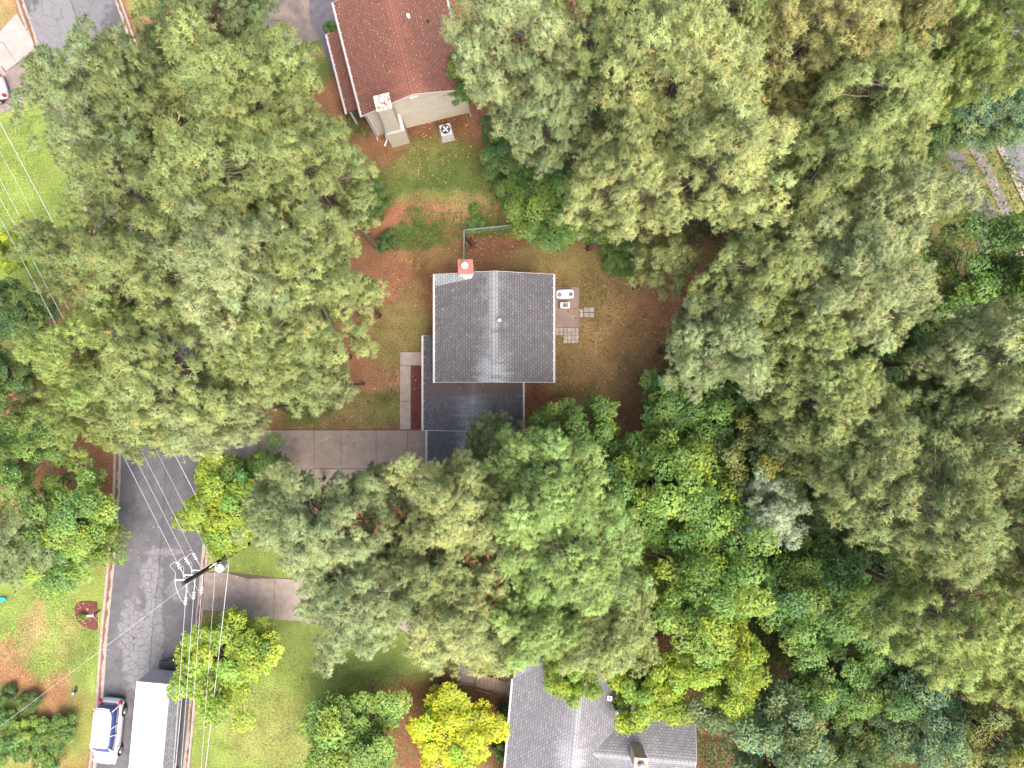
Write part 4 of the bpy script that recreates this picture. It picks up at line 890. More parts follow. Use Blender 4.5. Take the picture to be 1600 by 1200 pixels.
MB().tube([(0, 0, ZT + .2), (.75, .1, ZT)], .03, 6).build('bracket', M_METAL, PP)
e = W(-40, 1165, 5.0); tag(MB().tube(sag(pb + Vector((-.1, -.1, 7.6)), e, .5), .010, 5).build('service_drop', M_WIRE), 'thin service wire crossing the road to the lower left corner', 'wire')
to = MB().lathe((.56, -.1, 5.9), [(.12, -.02), (.26, 0), (.28, .06), (.28, .85), (.30, .87), (.30, .92), (.22, 1.0), (0, 1.03)], 20).build('transformer', M_XFMR, PP, True)
MB().lathe((.50, .0, 6.92), [(.05, 0), (.08, .05), (.05, .1), (.08, .15), (.04, .2), (.03, .26)], 10).build('bushing', M_PORC, to, True)
MB().lathe((.62, -.22, 6.90), [(.04, 0), (.06, .05), (.03, .12)], 10).build('bushing', M_DARKM, to, True)
MB().bbox((.1, -.16, 6.2), (.32, -.04, 6.3)).build('mount', M_METAL, to)
MB().tube(smooth_line([(.5, 0, 7.15), (.35, .45, 7.6), (.1, .3, 7.9), (0, .1, ZC_)], 5), .014, 5).build('lead_wire', M_WIRE, PP)
MB().tube(smooth_line([(.75, -.3, 6.5), (.9, .1, 6.2), (.85, .2, 5.8), (.75, .1, ZT)], 5), .02, 5).build('lead_wire', M_WIRE, PP)
MB().tube([(.12, .05, 7.4), (.5, .35, 7.3)], .03, 6).build('cutout_arm', M_METAL, PP); MB().lathe((.5, .35, 7.1), [(.05, 0), (.07, .1), (.05, .2), (.07, .3), (.03, .4)], 8).build('fuse_cutout', M_PORC, PP, True)

# ------------------------------------------------------------------ vegetation
M_NEEDLE = leaf_mat('pine_needles', .40, .5); M_LEAF = leaf_mat('tree_leaves', .42, .5)
M_BARK = mat('pine_bark', (.115, .075, .058), .95, .3, 7, .8, 18); M_LIMB = mat('grey_limbs', (.115, .098, .082), .9, .3, 5, .4, 20); M_BARK2 = mat('grey_bark', (.13, .11, .09), .95, .3, 7, .6, 18)

def unit(v): return v / np.maximum(np.linalg.norm(v, axis=-1, keepdims=True), 1e-9)
def np_tubes(segs, r0, r1, n=4):
    """segs: (k,2,3) straight tapered tubes"""
    A, B = segs[:, 0], segs[:, 1]; d = unit(B - A); up = np.where(np.abs(d[:, 2:3]) > .9, np.array([[1., 0, 0]]), np.array([[0, 0, 1.]]))
    p = unit(np.cross(d, up)); q = np.cross(d, p); t = np.arange(n) * 2 * np.pi / n
    ring = p[:, None] * np.cos(t)[None, :, None] + q[:, None] * np.sin(t)[None, :, None]
    V = np.concatenate([A[:, None] + ring * r0[:, None, None], B[:, None] + ring * r1[:, None, None]], 1).reshape(-1, 3)
    k = len(A); base = np.arange(k)[:, None] * 2 * n; i = np.arange(n)[None]
    F = np.stack([base + i, base + (i + 1) % n, base + n + (i + 1) % n, base + n + i], -1).reshape(-1, 4)
    return V, F

def pine_mesh(seed, Rc, h, npad, base=.50, needles=19, nl=.26, nw=.040, vz=.25, zc=.72, padr=(.11, .20)):
    """a rounded crown of foliage pads, each a cushion of needle tufts at the end of a limb; trunk at the origin"""
    g = np.random.default_rng(seed); rnd = random.Random(seed); cz = h * zc; up = np.array((0, 0, 1.0))
    lobes = [(rnd.uniform(0, 6.28), rnd.uniform(.04, .16)) for _ in range(5)]
    cen, rad, tries = [], [], 0
    for k in range(9):
        a_ = k * 2.4; q = .09 * Rc * k ** .5 * 1.15; cen.append(np.array((q * math.cos(a_), q * math.sin(a_), cz + h * vz * (.93 - .03 * k * rnd.random())))); rad.append(Rc * rnd.uniform(*padr))
    while len(cen) < npad and tries < 6000:
        tries += 1; v = g.normal(size=3); v /= np.linalg.norm(v)
        if v[2] < -.25 and rnd.random() < .7: continue
        az = math.atan2(v[1], v[0]); k = 1 + sum(a * math.cos((i + 2) * az + p + 2 * v[2]) for i, (p, a) in enumerate(lobes))
        f = rnd.uniform(.28, 1.0) ** .5 * k * .90
        c = np.array((v[0] * Rc * f, v[1] * Rc * f, cz + v[2] * f * (h * vz if v[2] > 0 else h * vz * .8))); r_ = Rc * rnd.uniform(*padr)
        if any(np.sum((c - q) ** 2) < (.52 * (r_ + w_)) ** 2 for q, w_ in zip(cen, rad)) and tries < 5000: continue
        cen.append(c); rad.append(r_)
    cen = np.array(cen); rad = np.array(rad); segs, r0, r1 = [], [], []
    for c, r_ in zip(cen, rad):
        hd = math.hypot(c[0], c[1]); za = max(h * (base - .04), min(c[2] - .25 * hd, h * .95)); a_ = np.array((0, 0, za)); side = np.array((-c[1], c[0], 0)) / max(hd, .1) * rnd.uniform(-.25, .25)
        m_ = a_ * .45 + c * .55 + side + np.array((0, 0, -.06 * hd)); rb = .016 + .010 * hd
        segs += [(a_, m_), (m_, c - up * r_ * .3)]; r0 += [rb, rb * .6]; r1 += [rb * .6, rb * .25]
        for k in range(6):
            v = g.normal(size=3); v[2] = abs(v[2]) * .7; v /= np.linalg.norm(v); segs.append((c - up * r_ * .3, c + v * r_ * .75)); r0.append(.013); r1.append(.005)
    for b in range(7):                                    # bare grey limbs in and under the crown
        az = rnd.uniform(0, 6.28); z = h * rnd.uniform(base - .14, base + .30); L = Rc * rnd.uniform(.3, .7); d = np.array([math.cos(az), math.sin(az), rnd.uniform(-.1, .35)])
        a_ = np.array([0, 0, z]); m_ = a_ + d * L * .6; e = a_ + d * L + np.array([0, 0, rnd.uniform(-.1, .4)])
        segs += [(a_, m_), (m_, e)]; r0 += [.040, .026]; r1 += [.026, .010]
        for k in range(6):
            q = m_ + (e - m_) * rnd.random(); v = d * .6 + np.array([rnd.uniform(-1, 1), rnd.uniform(-1, 1), rnd.uniform(-.1, .6)]); segs.append((q, q + v * .45)); r0.append(.014); r1.append(.005)
    cnt = np.maximum(8, 30 * (rad / .6) ** 2 * (1 + .25 * g.normal(size=len(rad)))).astype(int); idx = np.repeat(np.arange(len(cen)), cnt); n = len(idx)
    v = unit(g.normal(size=(n, 3))); v[:, 2] = np.where(v[:, 2] < -.15, -v[:, 2], v[:, 2]); rr = rad[idx] * g.uniform(.45, 1.0, n) ** .4 * (1 + .18 * g.normal(size=n))
    TP = cen[idx] + v * rr[:, None] * np.array((1, 1, .72)); TD = unit(v + up * .45 + g.normal(size=(n, 3)) * .25); sz = g.uniform(.75, 1.2, n)
    D = unit(TD[:, None] * .52 + unit(g.normal(size=(n, needles, 3))) * .95).reshape(-1, 3); m3 = n * needles
    ln = (nl * np.repeat(sz, needles) * g.uniform(.7, 1.1, m3))[:, None]; TDr = np.repeat(TD, needles, 0)
    B0 = np.repeat(TP, needles, 0) - TDr * (g.random((m3, 1)) * .14)
    sd_ = unit(np.cross(D, up + g.normal(size=D.shape) * .45)); w = nw * np.repeat(sz, needles)[:, None]
    V = np.stack([B0 + sd_ * w * .5 + D * ln * .1, B0 - sd_ * w * .5 + D * ln * .1, B0 + D * ln], 1).reshape(-1, 3); F = np.arange(len(V)).reshape(-1, 3)
    N = unit(np.repeat(v, needles, 0) * .55 + up * .55 + D * .55); N = np.repeat(N, 3, 0)
    pc = g.uniform(.86, 1.14, len(cen)); ph = g.normal(0, .03, len(cen))
    tv = g.uniform(.84, 1.16, n) * pc[idx]; hue = g.normal(0, .035, n) + ph[idx]; brown = g.random(n) < .03
    C = np.stack([tv * (1 + hue), tv, tv * (1 - hue * .6)], 1); C[brown] = np.array((1.35, .95, .95)) * tv[brown, None]
    C = np.repeat(np.repeat(C, needles, 0)[:, None], 3, 1); C[:, :2] *= .72; C[:, 2] *= 1.24  # needle bases darkened, tips lightened: tuft shading put into the colour
    me = npmesh('pine_crown', V, F, C.reshape(-1, 3), M_NEEDLE, N=N)
    LV, LF = np_tubes(np.array(segs), np.array(r0), np.array(r1), 4)
    ml = npmesh('pine_limbs', LV, LF, None, M_LIMB)
    pts = [Vector((rnd.uniform(-.12, .12) * (i > 0), rnd.uniform(-.12, .12) * (i > 0), h * .93 * i / 8)) for i in range(9)]
    tb = MB(); pts = smooth_line(pts, 2); tb.tube(pts, .012 * h, 10, .03); mt = bpy.data.meshes.new('pine_trunk'); mt.from_pydata(tb.v, [], tb.f); mt.materials.append(M_BARK); mt.shade_smooth()
    return me, ml, mt

def leaf_mesh(seed, Rc, h, nclump, leaf=.15, dens=1.0, zc=.62, flat=.38, cl=(.15, .27), trunk=True, asp=.62):
    g = np.random.default_rng(seed); rnd = random.Random(seed); cz = h * zc; rz = h * flat
    lobes = g.uniform(0, 6.28, 5); la = g.uniform(.05, .2, 5); cen, rad = [], []
    while len(cen) < nclump:
        v = g.normal(size=3); v /= np.linalg.norm(v)
        if v[2] < -.35 and rnd.random() < .75: continue
        az = math.atan2(v[1], v[0]); k = 1 + sum(a * math.cos((i + 2) * az + p + v[2] * 2) for i, (p, a) in enumerate(zip(lobes, la)))
        f = rnd.uniform(.45, 1.0) ** .5 * k * .86
        cen.append((v[0] * Rc * f, v[1] * Rc * f, cz + v[2] * rz * f)); rad.append(Rc * rnd.uniform(*cl))
    cen = np.array(cen); rad = np.array(rad)
    cnt = np.maximum(20, (dens * 2.6 * (rad * 2) ** 2 * math.pi / (leaf * leaf * asp) * .55)).astype(int)
    idx = np.repeat(np.arange(nclump), cnt); n = len(idx); v = unit(g.normal(size=(n, 3))); v[:, 2] = np.where(v[:, 2] < -.2, -v[:, 2] * .6, v[:, 2]); v = unit(v)
    rr = rad[idx] * g.uniform(.35, 1.0, n) ** .45 * (1 + .25 * np.sin(v[:, 0] * 7 + idx) * np.cos(v[:, 1] * 6 + idx * 2)); P = cen[idx] + v * rr[:, None] * np.array((1, 1, .8))
    nrm = unit(v * .55 + np.array((0, 0, .65)) + g.normal(size=(n, 3)) * .55); ax = unit(np.cross(nrm, g.normal(size=(n, 3)))); sx = np.cross(nrm, ax)
    ln = (leaf * g.uniform(.65, 1.3, n))[:, None]; wd = ln * asp * .5
    V = np.stack([P - ax * ln * .5, P + sx * wd + nrm * ln * .08, P + ax * ln * .5 - nrm * ln * .05, P - sx * wd + nrm * ln * .08], 1).reshape(-1, 3)
    F = np.arange(len(V)).reshape(-1, 4)
    ct = g.uniform(.78, 1.22, nclump)[idx] * g.uniform(.75, 1.3, n); hue = g.normal(0, .10, nclump)[idx] + g.normal(0, .08, n)
    C = np.stack([ct * (1 + hue * 1.2), ct * (1 + hue * .3), ct * (1 - hue)], 1); yl = g.random(n) < .02; C[yl] *= np.array((1.9, 1.3, .8))
    me = npmesh('leaf_crown', V, F, np.repeat(C, 4, 0).clip(.05, 3), M_LEAF, N=np.repeat(unit(v * .6 + np.array((0, 0, .5)) + nrm * .7), 4, 0))
    segs, r0, r1 = [], [], []
    for c, r_ in zip(cen, rad):
        a_ = np.array([0, 0, h * rnd.uniform(.25, .5)]); m_ = a_ * .5 + c * .5 + np.array([0, 0, -.06 * h]); segs += [(a_, m_), (m_, c)]; r0 += [.016 * Rc, .010 * Rc]; r1 += [.010 * Rc, .004 * Rc]
        for k in range(3): e = c + unit(g.normal(size=3)) * r_ * .8; segs.append((c, e)); r0.append(.005 * Rc); r1.append(.002 * Rc)
    LV, LF = np_tubes(np.array(segs), np.array(r0), np.array(r1), 4); ml = npmesh('leaf_limbs', LV, LF, None, M_BARK2)
    tb = MB(); tb.tube(smooth_line([Vector((rnd.uniform(-.05, .05) * Rc * (i > 0), rnd.uniform(-.05, .05) * Rc * (i > 0), h * .62 * i / 4)) for i in range(5)], 2), .016 * h + .01, 8, .005 * h); mt = bpy.data.meshes.new('leaf_trunk'); mt.from_pydata(tb.v, [], tb.f); mt.materials.append(M_BARK2); mt.shade_smooth()
    return me, ml, mt

VAR = {
    'P': (4.0, 22.0, [pine_mesh(100 + i, 4.0, 22.0, (165, 120, 190)[i % 3], padr=((.10, .18), (.14, .23), (.09, .15))[i % 3], vz=(.25, .22, .28)[(i // 2) % 3]) for i in range(8)]),
    'p': (2.5, 13.0, [pine_mesh(200 + i, 2.5, 13.0, 80, .38, vz=.28, zc=.66, padr=(.14, .24)) for i in range(4)]),
    'B': (4.0, 11.0, [leaf_mesh(300 + i, 4.0, 11.0, 95, .185, .68, cl=(.14, .24)) for i in range(4)]),
    'b': (2.2, 5.5, [leaf_mesh(400 + i, 2.2, 5.5, 85, .13, .75, .60, .40, (.17, .28)) for i in range(4)]),
    's': (.8, 1.2, [leaf_mesh(500 + i, .8, 1.2, 34, .085, .9, .45, .48, (.22, .36)) for i in range(3)]),
}
ZC = {'P': .76, 'p': .70, 'B': .62, 'b': .60, 's': .45}
NAMES = {'P': 'pine_tree', 'p': 'pine_tree', 'B': 'broadleaf_tree', 'b': 'small_tree', 's': 'shrub'}
_turn = random.Random(77); _cnt = {}
def plant(kind, px, py, rpx, h, col, label, group=None, name=None, cat=None, var=None):
    R0, h0, meshes = VAR[kind]; z = ZC[kind] * h; q = W(px, py, z); r_ = rpx / FPX * (CAMH - z) * {'P': 1.13, 'p': 1.12, 'B': 1.08, 'b': 1.05, 's': 1.0}[kind]
    k = _cnt.get(kind, 0); _cnt[kind] = k + 1
    me, ml, mt = meshes[(k if var is None else var) % len(meshes)]
    t = thing(name or NAMES[kind], label, cat or ('pine' if kind in 'Pp' else 'shrub' if kind == 's' else 'tree'), (q.x, q.y, 0), _turn.uniform(0, 6.28), group)
    s = r_ / R0; t.scale = (s * _turn.uniform(.94, 1.06), s * _turn.uniform(.94, 1.06), h / h0)
    c = link('crown', me, t); c.color = (*col, 1); link('limbs', ml, t, 'stuff'); link('trunk', mt, t)
    return t
# colours of the foliage itself (the kinds differ: fresh, old, bluish, yellowing needles)
GN = (0.300, 0.365, 0.132); FR = (0.270, 0.390, 0.120); BLU = (0.280, 0.352, 0.160); YEL = (0.365, 0.420, 0.165); PALE = (0.340, 0.402, 0.185); OLV = (0.265, 0.325, 0.125); DUL = (0.205, 0.275, 0.115); GLD = (0.365, 0.375, 0.145); YG = (0.290, 0.375, 0.110); SIL = (0.400, 0.500, 0.330)
LG = (0.120, 0.205, 0.048); LD = (0.085, 0.142, 0.042); LY = (0.225, 0.318, 0.045); LL = (0.175, 0.275, 0.058); LB = (0.130, 0.200, 0.090); YY = (.335, .395, .024); LO = (0.185, 0.225, 0.075)
g1 = 'tall pines between the road and the grey house'; g2 = 'pines of the wood on the right'; g3 = 'pines below the drive'; g4 = 'leafy trees of the wood'
TREES = [
 # pines left of the grey-roofed house
 ('P', 165, 165, 102, 23, BLU, 'bluish pine over the road nearest the white car and pale drive', g1),
 ('P', 400, 160, 105, 23, GN, 'pine whose crown reaches closest to the red house porch roof', g1),
 ('P', 485, 280, 92, 24, GN, 'pine right of the row, beside the red house chimney foot', g1),
 ('P', 345, 290, 108, 25, GN, 'pine in the upper middle of the left pine mass', g1),
 ('P', 225, 300, 70, 21, OLV, 'thin pine with road showing through, below the bluish pine', g1),
 ('P', 150, 405, 68, 22, OLV, 'pine at the left edge of the pine mass beside the wires and lawn', g1),
 ('P', 488, 440, 98, 24, GN, 'pine whose tufts reach out nearest the grey house chimney', g1),
 ('P', 390, 430, 105, 26, PALE, 'tallest pale pine in the heart of the left pine mass', g1),
 ('P', 250, 430, 100, 24, GN, 'pine left of the tallest pale pine, over the road bend', g1),
 ('P', 165, 560, 80, 23, YG, 'yellowish pine on the left flank above the dark leafy trees', g1),
 ('P', 260, 575, 105, 24, GN, 'pine above the point where the wires leave the canopy', g1),
 ('P', 428, 538, 84, 23, GN, 'pine left of the front walk, lower right of the pine mass', g1),
 ('P', 348, 645, 64, 20, PALE, 'pale pine hanging over the mouth of the drive', g1),
 ('P', 152, 640, 56, 20, YG, 'yellowish pine at the lower left of the pine mass by the kerb', g1),
 ('P', 225, 655, 52, 20, GN, 'narrow pine tip over the road at the top of the dark asphalt', g1),
 ('P', 330, 30, 78, 19, DUL, 'dull sparse pine at the top edge left of the red house', g1),
 ('p', 518, 600, 34, 14, PALE, 'small pale pine on the grass above the drive', g1),
 ('P', 235, 165, 72, 22, OLV, 'thin olive pine between the bluish pine and the red house pine', g1),
 ('p', 280, 95, 40, 15, DUL, 'small dark pine between the top pine and the bluish pine', g1),
 # the wood, upper right
 ('P', 790, 75, 92, 22, PALE, 'grey green pine overhanging the right side of the red roof', g2),
 ('P', 935, 45, 95, 24, GN, 'green pine at the top edge, right of the grey green pine', g2),
 ('P', 855, 185, 72, 21, BLU, 'bluish pine just above the bright green bush', g2),
 ('P', 1050, 130, 112, 25, YEL, 'broad yellowish pine, upper of the two yellowish pines', g2),
 ('P', 1110, 265, 108, 25, YEL, 'broad yellowish pine, lower of the two, over the yard corner', g2),
 ('P', 975, 290, 82, 23, YEL, 'yellowish pine right beside the bright green bush', g2),
 ('P', 1130, 15, 75, 24, GN, 'green pine cut by the top edge right of centre', g2),
 ('P', 1265, 60, 100, 24, GLD, 'golden brown tinged pine at the top edge', g2),
 ('P', 1405, 50, 66, 22, GLD, 'smaller golden pine between golden and green pines, top edge', g2),
 ('P', 1535, 45, 95, 24, YG, 'yellow green pine in the top right corner', g2),
 ('P', 1360, 175, 100, 25, GN, 'green pine with a fan shaped crown below the golden pines', g2),
 ('P', 1468, 130, 48, 21, YG, 'small yellow green pine above the right hand street', g2),
 ('P', 1270, 265, 88, 23, GN, 'green pine right of the lower yellowish pine', g2),
 ('P', 1375, 325, 80, 23, PALE, 'pale pine left of the grey garden path', g2),
 ('P', 1305, 420, 95, 24, PALE, 'pale pine in the middle of the right wood', g2),
 ('P', 1185, 430, 82, 22, GN, 'green pine over the right corner of the yard', g2),
 ('P', 1120, 530, 78, 20, BLU, 'bluish green pine at the right edge of the yard', g2),
 ('P', 1375, 460, 72, 23, PALE, 'pale pine left of the dark leafy tree', g2),
 ('P', 1240, 530, 80, 22, GN, 'green pine behind the bluish pine at the yard edge', g2),
 ('P', 1545, 560, 88, 24, PALE, 'large pale pine at the right edge', g2),
 ('P', 1440, 640, 72, 19, DUL, 'dull dark green pine left of the large pale pine', g2),
 ('P', 1340, 690, 95, 22, OLV, 'olive pine in the right wood above the dark gap', g2),
 ('P', 1575, 690, 72, 23, PALE, 'pale pine cut by the right edge under the large pale one', g2),
 ('P', 1435, 785, 100, 24, OLV, 'broad olive pine right of the dark gap', g2),
 ('P', 1550, 820, 85, 23, OLV, 'olive pine cut by the right edge above the lime pine', g2),
 ('P', 1480, 960, 98, 23, YG, 'lime green pine in the lower right', g2),
 ('P', 1575, 1030, 75, 22, YG, 'lime green pine cut by the right edge, lowest of the pines', g2),
 ('p', 1190, 795, 52, 14, SIL, 'silvery star shaped pine beside the dark gap', g2),
 ('p', 1035, 415, 46, 15, YEL, 'low yellowish pine over the right edge of the yard', g2),
 ('P', 1265, 620, 70, 21, GN, 'green pine left of the olive pine above the dark gap', g2),
 # below the drive
 ('P', 505, 828, 96, 18, BLU, 'bluish pine, upper of the pair below the drive', g3),
 ('P', 555, 930, 88, 18, BLU, 'bluish pine, lower of the pair, over the neighbour drive', g3),
 ('p', 438, 782, 50, 15, BLU, 'small bluish pine left of the bluish pair', g3),
 ('p', 590, 772, 50, 13, BLU, 'small bluish pine at the corner of the drive', g3),
 ('P', 715, 790, 76, 19, YEL, 'yellow tipped pine right of the drive', g3),
 ('P', 735, 955, 92, 19, YEL, 'yellow tipped pine above the garden steps', g3),
 ('P', 865, 760, 88, 20, FR, 'green pine below the garage roof', g3),
 ('P', 900, 870, 100, 21, FR, 'broad green pine in the lower middle', g3),
 ('P', 955, 980, 78, 19, GN, 'green pine overhanging the silver roof', g3),
 ('p', 770, 690, 42, 12, DUL, 'small dark pine leaning over the garage roof', g3),
 ('p', 690, 1000, 44, 14, YEL, 'small yellow tipped pine beside the lower lawn', g3),
 ('p', 640, 850, 52, 14, DUL, 'small dark pine between the bluish and the yellow tipped pines', g3),
 ('P', 835, 960, 72, 18, FR, 'green pine whose tips hang over the upper left of the silver roof', g3),
 ('P', 680, 880, 60, 18, OLV, 'olive pine between the bluish pair and the yellow tipped pines', g3),
 ('P', 800, 840, 60, 18, PALE, 'pale pine in the middle of the group below the garage', g3),
 ('p', 640, 925, 40, 13, BLU, 'small bluish pine right of the bluish pair over the neighbour drive', g3),
 # leafy trees
 ('B', 905, 700, 76, 11, LG, 'green leafy tree behind the garage at the yard edge', g4),
 ('B', 1035, 770, 98, 14, LL, 'olive leafy tree right of the green pine', g4),
 ('B', 1085, 900, 104, 15, LL, 'light green leafy tree right of the broad pine', g4),
 ('B', 1125, 1030, 70, 11, LY, 'lime leafy tree right of the silver roof', g4),
 ('b', 1010, 1070, 58, 8, LY, 'lime leafy tree over the middle of the silver roof', g4),
 ('b', 890, 1045, 44, 8, LY, 'small lime leafy tree over the left part of the silver roof', g4),
 ('b', 905, 960, 56, 9, LG, 'green leafy tree under the broad pine above the silver roof', g4),
 ('B', 1245, 920, 92, 12, LG, 'green leafy tree below the silvery pine', g4),
 ('B', 1085, 640, 80, 10, LG, 'green leafy tree at the lower right of the yard', g4),
 ('B', 1180, 690, 76, 12, LO, 'olive leafy tree above the silvery pine', g4),
 ('B', 1250, 780, 70, 8, LD, 'dark leafy tree in the dark gap behind the silvery pine', g4),
 ('B', 1550, 462, 100, 12, LG, 'dark glossy leafy tree below the garden path', g4),
 ('B', 1548, 180, 62, 8, LB, 'thin blue green tree over the right hand street', g4),
 ('B', 1460, 560, 60, 9, LD, 'dark leafy tree between the pale pines at right', g4),
 ('b', 868, 330, 64, 7.5, LG, 'bright green rounded tree at the end of the fence', g4),
 ('b', 800, 250, 46, 5, LD, 'dark green bush tree right of the red house lawn', g4),
 ('b', 815, 305, 40, 5, LG, 'green bush tree between the lawn and the rounded tree', g4),
 ('b', 785, 205, 34, 4.5, LD, 'dark bush nearest the red house gable', g4),
 ('b', 728, 125, 36, 7, LG, 'green leafy tree touching the right eave of the red roof', g4),
 ('b', 575, 310, 32, 3.2, LD, 'dark green shrub tree on the left of the red house lawn', g4),
 ('b', 975, 400, 34, 3.5, LG, 'low green bush at the top of the yard', g4),
 ('B', 1205, 1150, 88, 11, LB, 'blue green leafy tree at the bottom edge right of the silver roof', g4),
 ('B', 1320, 1050, 76, 10, LG, 'green leafy tree left of the lime pine', g4),
 ('B', 1430, 1110, 74, 11, LB, 'blue green leafy tree at the bottom edge below the lime pine', g4),
 ('B', 1550, 1140, 78, 12, LO, 'olive leafy tree in the bottom right corner', g4),
 ('B', 1330, 1160, 66, 8, LD, 'dark leafy tree at the bottom edge between blue green trees', g4),
 ('B', 1370, 560, 60, 9, LD, 'dark leafy tree under the pale pines', g4),
 ('B', 1260, 340, 60, 9, LD, 'dark leafy tree under the yellowish and green pines', g4),
 ('B', 1000, 60, 60, 8, LD, 'dark leafy tree glimpsed between the top edge pines', g4),
 ('B', 900, 130, 56, 6, LD, 'dark leafy tree around the bare brown pine trunk', g4),
 ('B', 1435, 225, 42, 8, LD, 'dark leafy tree left of the garden path', g4),
 ('B', 1390, 910, 60, 8, LD, 'dark leafy tree above the lime pine', g4),
 ('B', 1180, 580, 60, 9, LG, 'green leafy tree under the pines at the yard edge', g4),
 ('B', 1345, 890, 62, 8, LD, 'dark leafy tree in the gap left of the broad olive pine', g4),
 # left side and street
 ('B', 105, 830, 84, 7.5, LL, 'spreading green leafy tree left of the dark asphalt', 'trees on the left'),
 ('B', 20, 490, 56, 7, LD, 'dark leafy tree at the left edge beside the pines', 'trees on the left'),
 ('B', 15, 590, 50, 7, LD, 'dark leafy tree at the left edge, lower of the dark pair', 'trees on the left'),
 ('B', 45, 700, 62, 8, LG, 'green leafy tree at the left edge below the dark pair', 'trees on the left'),
 ('b', 22, 395, 30, 5, LY, 'small lime tree at the left edge under the wires', 'trees on the left'),
 ('p', 25, 850, 66, 9, DUL, 'dull grey green pine at the left edge by the spreading tree', 'trees on the left'),
 ('b', 352, 1035, 76, 5.8, LY, 'lime green tree under the wires beside the white truck', 'trees by the street', None, None, 1),
 ('b', 362, 786, 66, 6.5, LY, 'lime tree right of the road above the power pole', 'trees by the street'),
 ('b', 402, 748, 52, 6, LG, 'green tree between the drive and the lime tree', 'trees by the street'),
 ('b', 350, 830, 34, 5, LL, 'small light green tree just above the transformer', 'trees by the street'),
 ('b', 548, 1155, 76, 6, LL, 'dark green round tree on the lower lawn', 'trees by the street'),
 ('b', 712, 1142, 64, 4.2, YY, 'bright yellow bush beside the garden steps', 'trees by the street'),
]
for t in TREES: plant(*t)
# shrubs
g5 = 'garden shrubs'
for a8 in (('s', 12, 1085, 15, 1.1, LD, 'dark clipped shrub at the left edge of the clay bed', g5), ('s', 48, 1092, 18, 1.2, LD, 'dark clipped round shrub crossed by the service wire', g5),
           ('s', 8, 1122, 18, 1.4, LG, 'leafy shrub in the lower left corner', g5), ('s', 50, 1140, 24, 1.5, LL, 'light leafy shrub below the dark clipped shrub', g5), ('s', 92, 1137, 26, 1.6, LG, 'leafy shrub nearest the parked car', g5), ('s', 20, 1165, 26, 1.6, LG, 'leafy shrub at the bottom left corner', g5), ('s', 75, 1175, 28, 1.6, LG, 'leafy shrub at the bottom edge left of the car', g5),
           ('s', 130.5, 963, 6.5, .7, LL, 'small round shrub in the mulch bed beside the mailbox', g5), ('s', 517, 45, 11, 1.1, LG, 'round green bush between the porch roof and the drive', g5),
           ('s', 792, 1110, 14, 1.0, LD, 'dark green shrub left of the silver roof, nearest the garden steps', g5), ('s', 790, 1140, 14, 1.0, LD, 'dark green shrub midway along the left wall of the silver roofed house', g5), ('s', 786, 1175, 15, 1.1, LG, 'green shrub at the bottom left of the silver roof', g5),
           ('s', 780, 235, 20, 1.8, LG, 'low shrub at the edge of the red house lawn', g5), ('s', 742, 328, 9, .8, LG, 'small weedy shrub alone on the red clay', g5), ('s', 745, 352, 14, .8, LG, 'weedy shrub left of the fence corner', g5), ('s', 600, 380, 16, 1.2, LD, 'dark shrub under the pines left of the yard', g5), ('s', 548, 172, 12, 1.2, LD, 'dark shrub at the end of the porch roof', g5), ('s', 955, 415, 16, 1.0, LG, 'small shrub under the rounded tree', g5)):
    plant(*a8)

# ------------------------------------------------------------------ uncountable cover: undergrowth, ivy and weeds, fallen leaves
def scatter(name, label, spots, leaf, col, per, hmax, seed, flat=False, m=M_LEAF):
    """spots: list of (px, py, rpx, n); little clumps of leaves on the ground"""
    g = np.random.default_rng(seed); P = []
    for px, py, rp, n in spots:
        a_ = g.uniform(0, 2 * np.pi, n); r_ = np.sqrt(g.random(n)) * rp; c = np.stack([(px + r_ * np.cos(a_) - 800), (600 - py - r_ * np.sin(a_))], 1) * CAMH / FPX
        P.append(c)
    c = np.concatenate(P); hh = g.uniform(.1, 1, len(c)) * hmax; idx = np.repeat(np.arange(len(c)), per); n = len(idx)
    rad = (g.uniform(.5, 1.0, len(c)) * (hmax * .9 + .12))[idx]; v = unit(g.normal(size=(n, 3))); v[:, 2] = np.abs(v[:, 2])
    if flat: pos = np.concatenate([c[idx], np.full((n, 1), .062)], 1) + g.normal(size=(n, 3)) * np.array((.3, .3, .004)); pos[:, 2] = np.abs(pos[:, 2]) + .01
    else: pos = np.concatenate([c[idx], (hh[idx] * .3)[:, None]], 1) + v * rad[:, None] * np.array((1, 1, .8)); pos[:, 2] = np.maximum(pos[:, 2], .04)
    nrm = unit(np.array((0, 0, 1.0)) + g.normal(size=(n, 3)) * (.25 if flat else .6)); ax = unit(np.cross(nrm, g.normal(size=(n, 3)))); sx = np.cross(nrm, ax); ln = (leaf * g.uniform(.6, 1.3, n))[:, None]
    V = np.stack([pos - ax * ln * .5, pos + sx * ln * .3, pos + ax * ln * .5, pos - sx * ln * .3], 1).reshape(-1, 3)
    t = g.uniform(.6, 1.4, n); C = np.stack([t * (1 + g.normal(0, .15, n)), t, t * (1 + g.normal(0, .12, n))], 1).clip(.05, 3)
    o = link(name, npmesh(name, V, np.arange(len(V)).reshape(-1, 4), np.repeat(C, 4, 0), m), kind='stuff'); o.color = (*col, 1); o['label'] = label; o['category'] = 'plants' if not flat else 'leaves'
    return o
wood = [(1300, 250, 300, 700), (1350, 520, 260, 600), (1330, 800, 280, 700), (1300, 1050, 260, 600), (1120, 120, 200, 420), (930, 150, 110, 200), (1050, 850, 130, 260), (1500, 650, 140, 250), (1480, 60, 150, 250)]
scatter('undergrowth', 'dark leafy undergrowth covering the floor of the right hand wood', wood, .22, LD, 26, 1.1, 21)
